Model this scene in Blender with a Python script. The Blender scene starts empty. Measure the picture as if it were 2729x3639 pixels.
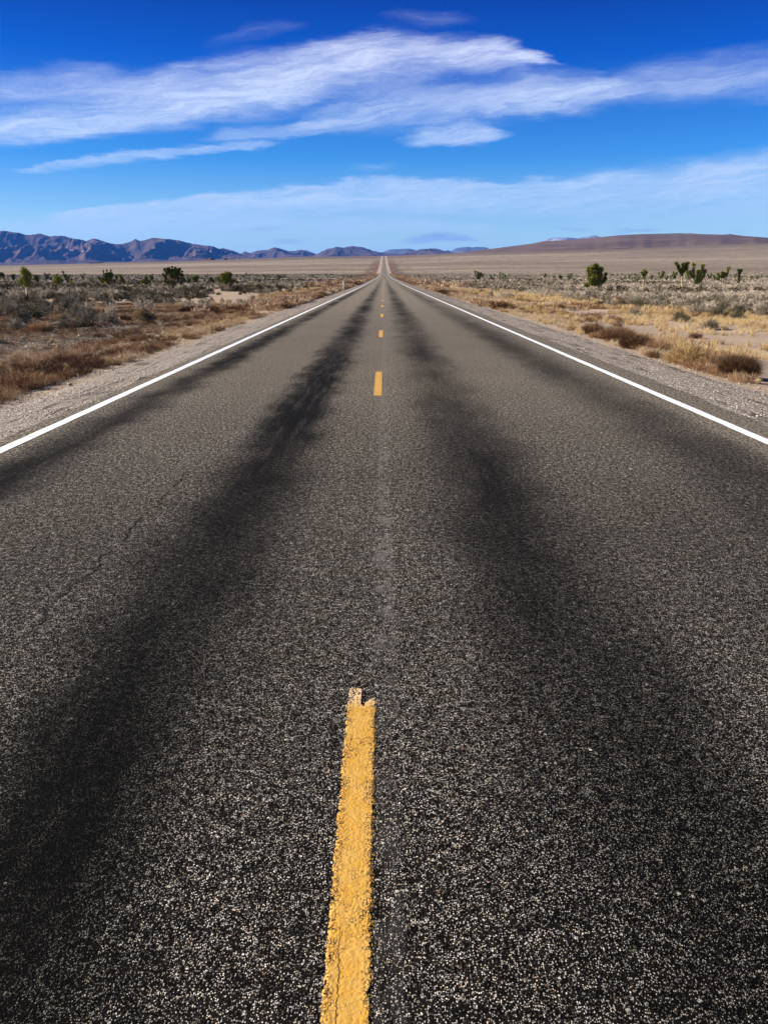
import bpy, math, random
import numpy as np
from mathutils import Vector

S = bpy.context.scene
COL = S.collection
R = np.random.default_rng(11)
random.seed(5)
PI = math.pi

# ------------------------------------------------------------------ camera
CAM_H = 1.544
PITCH = math.radians(15.86)
F = 2946.0                       # focal length in photograph pixels (2729 x 3639)
cd = bpy.data.cameras.new('camera')
cam = bpy.data.objects.new('camera', cd)
COL.objects.link(cam)
cam.location = (0, 0, CAM_H)
cam.rotation_euler = (PI / 2 - PITCH, 0, 0)
cd.sensor_fit = 'VERTICAL'
cd.sensor_height = 24.0
cd.lens = 24.0 * F / 3639.0
cd.clip_start = 0.05
cd.clip_end = 200000
S.camera = cam

# ------------------------------------------------------------------ light
SUN_EL = math.radians(27)
SUN_AZ = math.radians(-80)       # from +Y towards +X; the sun stands to the left, slightly ahead
S.view_settings.view_transform = 'Standard'
S.view_settings.look = 'None'
S.view_settings.gamma = 1.0
S.view_settings.exposure = 1.2
sd = bpy.data.lights.new('sun', 'SUN')
sd.energy = 5.0
sd.angle = math.radians(0.53)
sd.color = (1.0, 0.91, 0.78)
sun = bpy.data.objects.new('sun', sd)
COL.objects.link(sun)
sdir = Vector((math.sin(SUN_AZ) * math.cos(SUN_EL), math.cos(SUN_AZ) * math.cos(SUN_EL), math.sin(SUN_EL)))
sun.rotation_euler = sdir.to_track_quat('Z', 'Y').to_euler()
sun.location = (-30, 5, 40)

S.render.engine = 'CYCLES'
S.cycles.volume_bounces = 1
S.cycles.max_bounces = 6
S.cycles.transparent_max_bounces = 8


# ------------------------------------------------------------------ node helper
class NT:
    def __init__(self, tree):
        self.t = tree
        self.n = tree.nodes
        self.l = tree.links

    def new(self, typ, **kw):
        nd = self.n.new(typ)
        for k, v in kw.items():
            setattr(nd, k, v)
        return nd

    def put(self, nd, i, v):
        if v is None:
            return
        s = nd.inputs[i]
        if isinstance(v, bpy.types.NodeSocket):
            self.l.new(v, s)
        else:
            if s.type == 'RGBA' and len(v) == 3:
                v = (*v, 1)
            s.default_value = v

    def m(self, op, a, b=None, c=None, clamp=False):
        nd = self.new('ShaderNodeMath', operation=op, use_clamp=clamp)
        self.put(nd, 0, a); self.put(nd, 1, b); self.put(nd, 2, c)
        return nd.outputs[0]

    def vm(self, op, a, b=None):
        nd = self.new('ShaderNodeVectorMath', operation=op)
        self.put(nd, 0, a); self.put(nd, 1, b)
        return nd.outputs[0]

    def mix(self, f, a, b, blend='MIX'):
        nd = self.new('ShaderNodeMix', data_type='RGBA', blend_type=blend)
        self.put(nd, 0, f); self.put(nd, 6, a); self.put(nd, 7, b)
        return nd.outputs[2]

    def sm(self, x, lo, hi, a=0.0, b=1.0):
        nd = self.new('ShaderNodeMapRange', interpolation_type='SMOOTHSTEP')
        self.put(nd, 0, x)
        for i, v in enumerate((lo, hi, a, b)):
            self.put(nd, i + 1, v)
        return nd.outputs[0]

    def lin(self, x, lo, hi, a=0.0, b=1.0):
        nd = self.new('ShaderNodeMapRange')
        self.put(nd, 0, x)
        for i, v in enumerate((lo, hi, a, b)):
            self.put(nd, i + 1, v)
        return nd.outputs[0]

    def noise(self, vec, scale, detail=3, rough=0.55, out=0, dist=0.0):
        nd = self.new('ShaderNodeTexNoise')
        self.put(nd, 'Vector', vec); self.put(nd, 'Scale', scale)
        self.put(nd, 'Detail', detail); self.put(nd, 'Roughness', rough); self.put(nd, 'Distortion', dist)
        return nd.outputs[out]

    def voro(self, vec, scale, feature='F1'):
        nd = self.new('ShaderNodeTexVoronoi', feature=feature)
        self.put(nd, 'Vector', vec); self.put(nd, 'Scale', scale)
        return nd

    def xyz(self, x, y, z):
        nd = self.new('ShaderNodeCombineXYZ')
        self.put(nd, 0, x); self.put(nd, 1, y); self.put(nd, 2, z)
        return nd.outputs[0]

    def sep(self, v):
        nd = self.new('ShaderNodeSeparateXYZ')
        self.put(nd, 0, v)
        return nd.outputs[0], nd.outputs[1], nd.outputs[2]

    def scl(self, v, s):
        nd = self.new('ShaderNodeVectorMath', operation='MULTIPLY')
        self.put(nd, 0, v); nd.inputs[1].default_value = s
        return nd.outputs[0]

    def ramp(self, x, pts, interp='LINEAR'):
        nd = self.new('ShaderNodeValToRGB')
        e = nd.color_ramp.elements
        nd.color_ramp.interpolation = interp
        while len(e) < len(pts):
            e.new(0.5)
        for k, (p, c) in enumerate(pts):
            e[k].position = p
            e[k].color = (*c, 1)
        self.put(nd, 0, x)
        return nd.outputs[0]

    def curve(self, x, pts):
        nd = self.new('ShaderNodeFloatCurve')
        cm = nd.mapping
        c = cm.curves[0]
        pts = sorted(pts)
        c.points[0].location = pts[0]
        c.points[1].location = pts[-1]
        for p in pts[1:-1]:
            c.points.new(*p)
        cm.extend = 'HORIZONTAL'
        cm.update()
        self.put(nd, 'Value', x)
        return nd.outputs[0]


def pix_dir(x, row):
    """direction (az, el) of a photograph pixel given in the 2729-wide frame"""
    down = (row - 982) * 0.962
    fwd = 2834 - (row - 1819.5) * 0.273
    az = math.atan2(x - 1365, fwd)
    el = math.atan2(-down, math.hypot(fwd, x - 1365))
    return az, el


# ------------------------------------------------------------------ world: sky and high cloud
W = bpy.data.worlds.new('World')
S.world = W
W.use_nodes = True
W.node_tree.nodes.clear()
w = NT(W.node_tree)
wout = w.new('ShaderNodeOutputWorld')
bg = w.new('ShaderNodeBackground')
bg.inputs['Strength'].default_value = 0.05
w.l.new(bg.outputs[0], wout.inputs[0])
sky = w.new('ShaderNodeTexSky', sky_type='NISHITA')
sky.sun_disc = False
sky.sun_elevation = SUN_EL
sky.sun_rotation = SUN_AZ
sky.altitude = 1600
sky.air_density = 1.0
sky.dust_density = 0.3
sky.ozone_density = 2.0
tc = w.new('ShaderNodeTexCoord')
dx, dy, dz = w.sep(tc.outputs['Generated'])
az = w.m('ARCTAN2', dx, dy)
hyp = w.m('SQRT', w.m('ADD', w.m('MULTIPLY', dx, dx), w.m('MULTIPLY', dy, dy)))
el = w.m('ARCTAN2', dz, hyp)
SKY_TINT = [(0.0, (1.10, 1.20, 1.15)), (0.07, (0.82, 1.04, 1.15)), (0.18, (0.18, 0.64, 1.16)),
            (0.32, (0.0, 0.28, 1.0)), (0.44, (0.0, 0.075, 0.62)), (0.62, (0.12, 0.24, 0.56)), (1.0, (0.20, 0.31, 0.56))]
tint = w.ramp(w.lin(el, 0.0, 0.7), SKY_TINT)
skyc = w.mix(1.0, sky.outputs[0], tint, 'MULTIPLY')
side = w.lin(az, -0.5, 0.5, 0.90, 1.20)
skyc = w.mix(1.0, skyc, w.xyz(side, side, side), 'MULTIPLY')

AZR, ELR = 0.62, 0.42            # curve domain: az -AZR..AZR, el 0..ELR
aw = w.noise(w.xyz(w.m('MULTIPLY', az, 5.0), w.m('MULTIPLY', el, 14.0), 0.0), 1.3, 3, 0.6, out=1)
wx, wy, wz = w.sep(w.vm('SUBTRACT', aw, (0.5, 0.5, 0.5)))
azw = w.m('ADD', az, w.m('MULTIPLY', wx, 0.05))
elw = w.m('ADD', el, w.m('MULTIPLY', wy, 0.024))
fine = w.noise(w.xyz(w.m('MULTIPLY', az, 9.0), w.m('MULTIPLY', el, 45.0), 3.0), 1.6, 6, 0.62, out=1)
fx, fy, fz = w.sep(w.vm('SUBTRACT', fine, (0.5, 0.5, 0.5)))
azf = w.m('ADD', azw, w.m('MULTIPLY', fx, 0.05))
elf = w.m('ADD', elw, w.m('MULTIPLY', fy, 0.022))
# streaks run slightly uphill to the right, like the banks themselves
slant = w.m('SUBTRACT', elf, w.m('MULTIPLY', az, 0.12))
streak = w.noise(w.xyz(w.m('MULTIPLY', az, 3.2), w.m('MULTIPLY', slant, 34.0), 1.0), 1.5, 7, 0.62)
puff = w.noise(w.xyz(w.m('MULTIPLY', az, 12.0), w.m('MULTIPLY', slant, 38.0), 9.0), 1.6, 6, 0.6)
azn = w.lin(azf, -AZR, AZR)
V = 2729.0 / 1659.0
STROKES = [
    # (density, edge softness, [(x, y, half up, half down) in the 1659-wide view])
    (0.92, 0.85, [(-80, 290, 40, 20), (0, 283, 40, 26), (200, 262, 44, 28), (400, 232, 52, 36), (600, 185, 48, 50), (800, 140, 52, 50),
                 (950, 118, 36, 48), (1080, 108, 26, 44), (1170, 122, 12, 14), (1240, 130, 2, 3)]),
    (0.62, 0.9, [(-80, 190, 26, 30), (0, 190, 26, 32), (180, 178, 34, 40), (330, 178, 28, 30), (450, 150, 32, 30), (600, 130, 24, 30), (800, 92, 20, 20), (900, 80, 2, 2)]),
    (0.66, 0.9, [(610, 268, 6, 8), (700, 255, 30, 26), (850, 235, 48, 42), (1000, 226, 40, 40), (1180, 196, 42, 38), (1340, 186, 16, 26), (1420, 196, 8, 12)]),
    (0.55, 0.9, [(1000, 240, 4, 4), (1150, 222, 20, 22), (1300, 202, 34, 28), (1480, 180, 50, 36), (1659, 168, 55, 42), (1760, 165, 55, 40)]),
    (0.80, 0.5, [(855, 304, 4, 6), (930, 292, 20, 20), (1010, 282, 22, 24), (1060, 284, 14, 18), (1110, 285, 3, 5)]),
    (0.60, 0.8, [(20, 362, 4, 8), (150, 350, 7, 14), (300, 330, 8, 18), (450, 318, 7, 10), (570, 309, 7, 8), (640, 306, 3, 4)]),
    (0.48, 0.9, [(440, 300, 4, 6), (520, 290, 18, 14), (640, 278, 22, 16), (720, 270, 6, 6)]),
    (0.80, 0.6, [(60, 474, 3, 30), (300, 452, 10, 40), (500, 432, 14, 50), (700, 408, 14, 58), (880, 396, 16, 66), (1100, 404, 16, 66), (1400, 392, 34, 80), (1659, 372, 40, 100), (1760, 368, 44, 105)]),
    (0.60, 1.0, [(-80, 505, 26, 26), (200, 500, 26, 26), (500, 492, 22, 24), (800, 490, 22, 20), (1100, 498, 10, 10)]),
    (0.20, 1.5, [(410, 92, 4, 5), (500, 72, 14, 16), (600, 58, 14, 16), (670, 48, 5, 6)]),
    (0.24, 1.5, [(820, 40, 6, 6), (880, 36, 14, 14), (950, 38, 14, 14), (1020, 33, 3, 4)]),
    (0.35, 1.0, [(730, 365, 4, 6), (790, 362, 10, 14), (860, 358, 4, 5)]),
]
LOW = [
    (0.85, 0.7, [(850, 527, 2, 3), (900, 520, 10, 7), (960, 512, 12, 9), (1020, 518, 8, 6), (1050, 522, 2, 2)]),
    (0.55, 0.7, [(520, 498, 2, 2), (570, 494, 5, 5), (625, 490, 2, 2)]),
    (0.55, 0.7, [(570, 523, 2, 2), (620, 522, 8, 6), (668, 526, 2, 2)]),
    (0.6, 0.7, [(1195, 496, 2, 2), (1215, 493, 7, 5), (1240, 496, 4, 3), (1268, 496, 6, 5), (1290, 497, 2, 2)]),
    (0.7, 0.7, [(1310, 503, 2, 2), (1335, 499, 8, 8), (1375, 498, 3, 2), (1420, 496, 4, 4), (1445, 498, 2, 2)]),
    (0.9, 0.7, [(1560, 501, 2, 2), (1590, 499, 7, 6), (1622, 498, 2, 2)]),
]


def stroke(dens, soft, pts, warp):
    cs, us, ds = [], [], []
    for (x, y, up, dn) in pts:
        a, e = pix_dir(x * V, y * V)
        k = (a + AZR) / (2 * AZR)
        if not 0 <= k <= 1:
            k = min(max(k, 0), 1)
        cs.append((k, e / ELR)); us.append((k, up * V / F * 8)); ds.append((k, dn * V / F * 8))
    c = w.m('MULTIPLY', w.curve(warp[0], cs), ELR)
    u = w.m('DIVIDE', w.curve(warp[0], us), 8)
    d = w.m('DIVIDE', w.curve(warp[0], ds), 8)
    diff = w.m('SUBTRACT', warp[1], c)
    above = w.m('GREATER_THAN', diff, 0.0)
    half = w.m('ADD', w.m('MULTIPLY', u, above), w.m('MULTIPLY', d, w.m('SUBTRACT', 1.0, above)))
    q = w.m('SUBTRACT', 1.0, w.m('DIVIDE', w.m('ABSOLUTE', diff), w.m('MAXIMUM', half, 1e-4)))
    k0, k1 = cs[0][0], cs[-1][0]
    end = 1.0
    if k0 > 0.01:
        end = w.sm(warp[0], k0 - 0.004, k0 + 0.03)
    if k1 < 0.99:
        e2 = w.sm(warp[0], k1 - 0.03, k1 + 0.004, 1.0, 0.0)
        end = w.m('MULTIPLY', end, e2)
    return w.m('MULTIPLY', w.m('MULTIPLY', w.sm(q, -0.25, soft), dens), end)


acc = None
for dens, soft, pts in STROKES:
    s_ = stroke(dens, soft, pts, (azn, elf))
    acc = s_ if acc is None else w.m('SUBTRACT', w.m('ADD', acc, s_), w.m('MULTIPLY', acc, s_))
wisp = w.noise(w.xyz(w.m('MULTIPLY', az, 8.0), w.m('MULTIPLY', slant, 95.0), 5.0), 1.6, 7, 0.7, dist=0.4)
tex = w.m('ADD', w.m('ADD', w.m('MULTIPLY', w.sm(streak, 0.25, 0.70), 0.46), w.m('MULTIPLY', w.sm(puff, 0.25, 0.75), 0.30)), w.m('MULTIPLY', w.sm(wisp, 0.38, 0.64), 0.34))
cl = w.m('MULTIPLY', acc, w.m('ADD', w.m('MULTIPLY', acc, 0.36), tex), clamp=True)
cl = w.m('MULTIPLY', cl, 0.97)
cloud_col = w.ramp(w.lin(el, 0.0, 0.42), [(0.0, (5.2, 6.9, 8.6)), (0.3, (5.0, 6.5, 8.9)), (0.6, (6.3, 6.8, 8.8)), (1.0, (6.2, 6.6, 8.6))])
skyc = w.mix(cl, skyc, cloud_col)
low = None
azs = w.lin(w.m('ADD', az, w.m('MULTIPLY', fx, 0.016)), -AZR, AZR)
els = w.m('ADD', el, w.m('MULTIPLY', fy, 0.005))
for dens, soft, pts in LOW:
    s_ = stroke(dens, soft, pts, (azs, els))
    low = s_ if low is None else w.m('MAXIMUM', low, s_)
skyc = w.mix(w.m('MULTIPLY', low, w.m('ADD', 0.55, w.m('MULTIPLY', w.sm(wisp, 0.38, 0.62), 0.40))), skyc, (2.6, 3.6, 6.6))
w.l.new(skyc, bg.inputs[0])
W.cycles.sampling_method = 'MANUAL'
W.cycles.sample_map_resolution = 512


# ------------------------------------------------------------------ numbers: noise and terrain
def _hash(ix, iy, seed):
    n = (ix.astype(np.int64) * 374761393 + iy.astype(np.int64) * 668265263 + seed * 974634777) & 0xffffffff
    n = ((n ^ (n >> 13)) * 1274126177) & 0xffffffff
    return ((n ^ (n >> 16)) & 0xffffff) / float(0xffffff)


def vnoise(x, y, seed=0):
    x = np.asarray(x, float); y = np.asarray(y, float)
    ix = np.floor(x); iy = np.floor(y)
    fx_ = x - ix; fy_ = y - iy
    fx_ = fx_ * fx_ * (3 - 2 * fx_); fy_ = fy_ * fy_ * (3 - 2 * fy_)
    a = _hash(ix, iy, seed); b = _hash(ix + 1, iy, seed); c = _hash(ix, iy + 1, seed); d = _hash(ix + 1, iy + 1, seed)
    return (a * (1 - fx_) + b * fx_) * (1 - fy_) + (c * (1 - fx_) + d * fx_) * fy_


def fbm(x, y, seed=0, oct=4, rough=0.5):
    s = 0; a = 1; t = 0
    for k in range(oct):
        s = s + a * vnoise(x * 2 ** k + 17.3 * k, y * 2 ** k - 9.1 * k, seed + k)
        t += a; a *= rough
    return s / t


def ss(x, a, b):
    t = np.clip((np.asarray(x, float) - a) / (b - a), 0, 1)
    return t * t * (3 - 2 * t)


PD = np.array([-200, 0, 120, 190, 255, 411, 541, 740, 965, 1306, 1900, 2500, 2884, 3100, 3600, 5000, 9000, 60000.])
PZ = np.array([0, 0, 0, 0.12, 0.30, 0.62, 1.3, 2.6, 4.8, 13.0, 31.6, 54.0, 67.2, 69.5, 66.0, 60.0, 70.0, 70.0])
# monotone cubic (Fritsch-Carlson) slopes
_dl = np.diff(PZ) / np.diff(PD)
_ms = np.zeros_like(PZ)
for _i in range(1, len(PD) - 1):
    a_, b_ = _dl[_i - 1], _dl[_i]
    _ms[_i] = 0 if a_ * b_ <= 0 else 2 * a_ * b_ / (a_ + b_)


def profile(y):
    y = np.clip(np.asarray(y, float), PD[0], PD[-1] - 1)
    i = np.clip(np.searchsorted(PD, y, side='right') - 1, 0, len(PD) - 2)
    h = PD[i + 1] - PD[i]
    t = (y - PD[i]) / h
    return ((1 + 2 * t) * (1 - t) ** 2 * PZ[i] + t * (1 - t) ** 2 * h * _ms[i] + t * t * (3 - 2 * t) * PZ[i + 1] + t * t * (t - 1) * h * _ms[i + 1])


LX = np.array([-2500, -1294, -700, -250, 0, 318, 602, 1294, 2500.])
LZ = np.array([-45, -31, -18, -3, 0, 11, 18, 42, 60.])


def ground_z(x, y):
    x = np.asarray(x, float); y = np.asarray(y, float)
    yy = np.maximum(y, 1)
    z = profile(y)
    s = np.clip((yy - 800) / 2084, 0, 1) ** 1.3
    z = z + s * np.interp(x / yy * 2884, LX, LZ)
    ax = np.abs(x)
    edge = np.where(x > 0, 5.7, 5.1)
    wide = np.maximum(yy * 0.004, 0)
    drop = -0.12 - 0.32 * ss(ax, edge - 0.3, edge + 5.0 + wide)
    off = ss(ax, edge, edge + 9)
    und = (fbm(x / 34, y / 34, 3, 3) - 0.5) * 0.55 + (fbm(x / 5.0, y / 5.0, 8, 3) - 0.5) * 0.16 * (yy < 200)
    far = ss(yy, 700, 1500) * (fbm(x / 260, y / 130, 21, 3) - 0.5) * 3.0 * ss(ax, 30, 200)
    return z + drop + off * und * ss(yy, -20, 15) + far


def road_z(y):
    return profile(y)


def at(xp, row, hoff=0.42):
    """ground point seen at photograph pixel (xp,row), found by marching along the ray"""
    down = (row - 982) * 0.962
    fwd = 2834 - (row - 1819.5) * 0.273
    D = np.geomspace(5, 2800, 4000)
    X = (xp - 1365) / fwd * D
    Z = CAM_H - down / fwd * D
    g = ground_z(X, D)
    k = np.argmax(Z <= g)
    if Z[k] > g[k]:
        k = len(D) - 1
    return float(X[k]), float(D[k]), float(g[k]), float(D[k] / fwd)     # last: metres per pixel


# ------------------------------------------------------------------ mesh helpers
def mesh_obj(name, verts, faces, mat=None, parent=None, smooth=False, attrs=None, link=True):
    """verts (n,3); faces: (m,k) array or list of such arrays"""
    me = bpy.data.meshes.new(name)
    if not isinstance(faces, (list, tuple)):
        faces = [faces]
    faces = [np.asarray(f, np.int32) for f in faces if len(f)]
    verts = np.asarray(verts, np.float32)
    me.vertices.add(len(verts))
    me.vertices.foreach_set('co', verts.ravel())
    idx = np.concatenate([f.ravel() for f in faces])
    tot = np.concatenate([np.full(len(f), f.shape[1], np.int32) for f in faces])
    st = np.concatenate([[0], np.cumsum(tot)[:-1]]).astype(np.int32)
    me.loops.add(len(idx))
    me.loops.foreach_set('vertex_index', idx)
    me.polygons.add(len(tot))
    me.polygons.foreach_set('loop_start', st)
    me.polygons.foreach_set('loop_total', tot)
    if smooth:
        me.polygons.foreach_set('use_smooth', np.ones(len(tot), bool))
    me.update(calc_edges=True)
    me.validate()
    if attrs:
        for k, v in attrs.items():
            a = me.attributes.new(k, 'FLOAT', 'POINT')
            a.data.foreach_set('value', np.asarray(v, np.float32))
    if mat:
        me.materials.append(mat)
    o = bpy.data.objects.new(name, me)
    if link:
        COL.objects.link(o)
    if parent:
        o.parent = parent
    return o


def tag(o, label=None, cat=None, group=None, kind=None):
    if label: o['label'] = label
    if cat: o['category'] = cat
    if group: o['group'] = group
    if kind: o['kind'] = kind
    return o


def empty(name, loc, rz=0.0):
    o = bpy.data.objects.new(name, None)
    o.empty_display_size = 0.2
    o.location = loc
    o.rotation_euler = (0, 0, rz)
    COL.objects.link(o)
    return o


def grid_faces(nx, ny):
    i = np.arange(nx - 1)[None, :]; j = np.arange(ny - 1)[:, None]
    a = j * nx + i
    return np.stack([a, a + 1, a + 1 + nx, a + nx], -1).reshape(-1, 4)


def strip(name, ys, xs_cols, zs_cols, mat, **kw):
    """sheet along y with given columns (arrays of len(ys))"""
    nx = len(xs_cols)
    X = np.stack(xs_cols, 1); Z = np.stack(zs_cols, 1)
    Y = np.repeat(ys[:, None], nx, 1)
    v = np.stack([X, Y, Z], -1).reshape(-1, 3)
    return mesh_obj(name, v, grid_faces(nx, len(ys)), mat, smooth=True, **kw)


class MB:
    def __init__(self):
        self.v = []; self.f3 = []; self.f4 = []; self.n = 0; self.tone = []

    def add(self, v, f3=None, f4=None, tone=0.5):
        v = np.asarray(v, float)
        if f3 is not None and len(f3): self.f3.append(np.asarray(f3) + self.n)
        if f4 is not None and len(f4): self.f4.append(np.asarray(f4) + self.n)
        self.v.append(v); self.n += len(v)
        self.tone.append(np.full(len(v), tone) if np.isscalar(tone) else tone)

    def tube(self, pts, rad, sides=7, cap=True, tone=0.5):
        pts = np.asarray(pts, float); rad = np.broadcast_to(rad, len(pts))
        ring = []
        prev = None
        for i in range(len(pts)):
            d = pts[min(i + 1, len(pts) - 1)] - pts[max(i - 1, 0)]
            d = d / (np.linalg.norm(d) + 1e-9)
            ref = np.array([1., 0, 0]) if abs(d[0]) < 0.8 else np.array([0, 1., 0])
            if prev is not None: ref = prev
            u = ref - d * ref.dot(d); u /= np.linalg.norm(u) + 1e-9
            prev = u
            q = np.cross(d, u)
            a = np.arange(sides) / sides * 2 * PI
            ring.append(pts[i] + rad[i] * (np.cos(a)[:, None] * u + np.sin(a)[:, None] * q))
        v = np.concatenate(ring)
        f = []
        for i in range(len(pts) - 1):
            for k in range(sides):
                k2 = (k + 1) % sides
                f.append((i * sides + k, i * sides + k2, (i + 1) * sides + k2, (i + 1) * sides + k))
        f3 = []
        if cap:
            v = np.concatenate([v, pts[:1], pts[-1:]])
            n0 = len(v) - 2
            for k in range(sides):
                f3.append((n0, (k + 1) % sides, k))
                b = (len(pts) - 1) * sides
                f3.append((n0 + 1, b + k, b + (k + 1) % sides))
        self.add(v, f3, f, tone)

    def box(self, c, s, rz=0.0, tone=0.5):
        sx, sy, sz = np.array(s) / 2
        v = np.array([(x, y, z) for z in (-sz, sz) for y in (-sy, sy) for x in (-sx, sx)])
        ca, sa = math.cos(rz), math.sin(rz)
        v = np.stack([v[:, 0] * ca - v[:, 1] * sa, v[:, 0] * sa + v[:, 1] * ca, v[:, 2]], 1) + np.array(c)
        f = [(0, 2, 3, 1), (4, 5, 7, 6), (0, 1, 5, 4), (2, 6, 7, 3), (0, 4, 6, 2), (1, 3, 7, 5)]
        self.add(v, None, f, tone)

    def build(self, name, mat, parent=None, smooth=False, link=True):
        v = np.concatenate(self.v)
        fs = []
        if self.f3: fs.append(np.concatenate(self.f3))
        if self.f4: fs.append(np.concatenate(self.f4))
        return mesh_obj(name, v, fs, mat, parent, smooth, {'tone': np.concatenate(self.tone)}, link)


def blades(p, d, L, wd, rng, bend=0.0):
    """thin tapering triangles: root p, direction d, length L, width wd (arrays)"""
    n = len(p)
    d = d / (np.linalg.norm(d, axis=1, keepdims=True) + 1e-9)
    r = rng.normal(size=(n, 3))
    s = np.cross(d, r); s /= np.linalg.norm(s, axis=1, keepdims=True) + 1e-9
    L = np.broadcast_to(L, n)[:, None]; wd = np.broadcast_to(wd, n)[:, None]
    v = np.stack([p - s * wd / 2, p + s * wd / 2, p + d * L], 1).reshape(-1, 3)
    return v, np.arange(n * 3).reshape(-1, 3)


def unit_sage(n, L, wd, rng, stems=34, H=1.0, Wd=0.75, up=0.35, inner=0.35):
    """a rounded twiggy shrub, about 1 high and 1.5 wide: leaf blades gathered along many stems"""
    a = rng.uniform(0, 2 * PI, stems); ph = np.arccos(rng.uniform(0.05, 1, stems))
    ln = rng.uniform(0.68, 1.08, stems)
    sd_ = np.stack([np.cos(a) * np.sin(ph) * Wd, np.sin(a) * np.sin(ph) * Wd, np.cos(ph) * H], 1) * ln[:, None]
    k = rng.integers(0, stems, n)
    s = rng.uniform(inner, 1, n) ** 0.7
    p = sd_[k] * s[:, None] + rng.normal(size=(n, 3)) * 0.055
    p[:, 2] += 0.03; p[:, 2] = np.abs(p[:, 2])
    d = sd_[k] * 0.8 + np.array([0, 0, up]) + rng.normal(size=(n, 3)) * 0.38
    return blades(p, d, L * rng.uniform(0.6, 1.3, n), wd * rng.uniform(0.6, 1.3, n), rng)


def unit_weed(n, L, wd, rng, spread=0.55, lean=0.35):
    """a dry weed: fine near-upright stalks with side twigs, about 1 high"""
    a = rng.uniform(0, 2 * PI, n); r = np.sqrt(rng.uniform(0, 1, n)) * spread
    h = rng.uniform(0, 0.75, n) * (1 - 0.5 * (r / spread) ** 2)
    p = np.stack([np.cos(a) * r * (0.55 + 0.6 * h), np.sin(a) * r * (0.55 + 0.6 * h), h], 1)
    d = np.stack([np.cos(a) * r * 0.9, np.sin(a) * r * 0.9, np.full(n, 0.75)], 1) + rng.normal(size=(n, 3)) * lean
    return blades(p, d, L * rng.uniform(0.5, 1.3, n), wd * rng.uniform(0.6, 1.3, n), rng)


def unit_tuft(n, L, wd, rng, spread=0.16, lean=0.30):
    """bunch grass: long blades fanning from a tight base, about 1 high"""
    a = rng.uniform(0, 2 * PI, n); r = np.sqrt(rng.uniform(0, 1, n)) * spread
    p = np.stack([np.cos(a) * r, np.sin(a) * r, np.zeros(n)], 1)
    d = np.stack([np.cos(a) * lean * r / spread, np.sin(a) * lean * r / spread, np.ones(n)], 1) + rng.normal(size=(n, 3)) * 0.13
    return blades(p, d, L * rng.uniform(0.55, 1.0, n), wd * rng.uniform(0.7, 1.3, n), rng)


def scatter(name, protos, xs, ys, hs, ws, tones, mat, rng, zoff=-0.03):
    """merge scaled, turned copies of prototype plants into one mesh"""
    z = ground_z(xs, ys) + zoff
    k = rng.integers(0, len(protos), len(xs)); rot = rng.uniform(0, 2 * PI, len(xs))
    V_, F_, T_ = [], [], []
    n = 0
    for pi, (pv, pf) in enumerate(protos):
        m = np.where(k == pi)[0]
        if not len(m): continue
        c, s = np.cos(rot[m])[:, None], np.sin(rot[m])[:, None]
        x = (pv[None, :, 0] * c - pv[None, :, 1] * s) * ws[m][:, None] + xs[m][:, None]
        y = (pv[None, :, 0] * s + pv[None, :, 1] * c) * ws[m][:, None] + ys[m][:, None]
        zz = pv[None, :, 2] * hs[m][:, None] + z[m][:, None]
        V_.append(np.stack([x, y, zz], -1).reshape(-1, 3).astype(np.float32))
        F_.append((pf[None] + (np.arange(len(m)) * len(pv))[:, None, None] + n).reshape(-1, 3))
        T_.append(np.repeat(tones[m], len(pv)))
        n += len(m) * len(pv)
    return np.concatenate(V_), np.concatenate(F_), np.concatenate(T_)


def stuff_mesh(name, parts, mat, label=None, cat=None):
    n = 0; V_, F_, T_ = [], [], []
    for v, f, t in parts:
        V_.append(v); F_.append(f + n); T_.append(t); n += len(v)
    o = mesh_obj(name, np.concatenate(V_), np.concatenate(F_), mat, attrs={'tone': np.concatenate(T_)})
    return tag(o, label, cat, kind='stuff')


# ------------------------------------------------------------------ materials
def new_mat(name, rough=0.9, spec=0.2):
    m = bpy.data.materials.new(name)
    m.use_nodes = True
    t = NT(m.node_tree)
    b = m.node_tree.nodes['Principled BSDF']
    b.inputs['Roughness'].default_value = rough
    b.inputs['Specular IOR Level'].default_value = spec
    return m, t, b


def leaf_mat(name, stops, rough=0.85, tipvar=0.35):
    """plant colour: picked along a ramp by the plant's own tone plus a little per leaf"""
    m, t, b = new_mat(name, rough, 0.15)
    at_ = t.new('ShaderNodeAttribute', attribute_name='tone')
    oi = t.new('ShaderNodeObjectInfo')
    geo = t.new('ShaderNodeNewGeometry')
    x = t.m('ADD', at_.outputs['Fac'], t.m('MULTIPLY', t.m('SUBTRACT', geo.outputs['Random Per Island'], 0.5), tipvar))
    c = t.ramp(x, stops)
    v = t.m('ADD', 0.82, t.m('MULTIPLY', oi.outputs['Random'], 0.36))
    c = t.mix(1.0, c, t.xyz(v, v, v), 'MULTIPLY')
    t.l.new(c, b.inputs['Base Color'])
    return m


def bark_mat(name, c1, c2, scale=14):
    m, t, b = new_mat(name, 0.9)
    co = t.new('ShaderNodeTexCoord').outputs['Object']
    n = t.noise(t.scl(co, (1, 1, 0.35)), scale, 4, 0.6)
    t.l.new(t.mix(t.sm(n, 0.35, 0.68), c1, c2), b.inputs['Base Color'])
    bp = t.new('ShaderNodeBump'); bp.inputs['Strength'].default_value = 0.6; bp.inputs['Distance'].default_value = 0.03
    t.l.new(n, bp.inputs['Height']); t.l.new(bp.outputs[0], b.inputs['Normal'])
    return m


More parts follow.
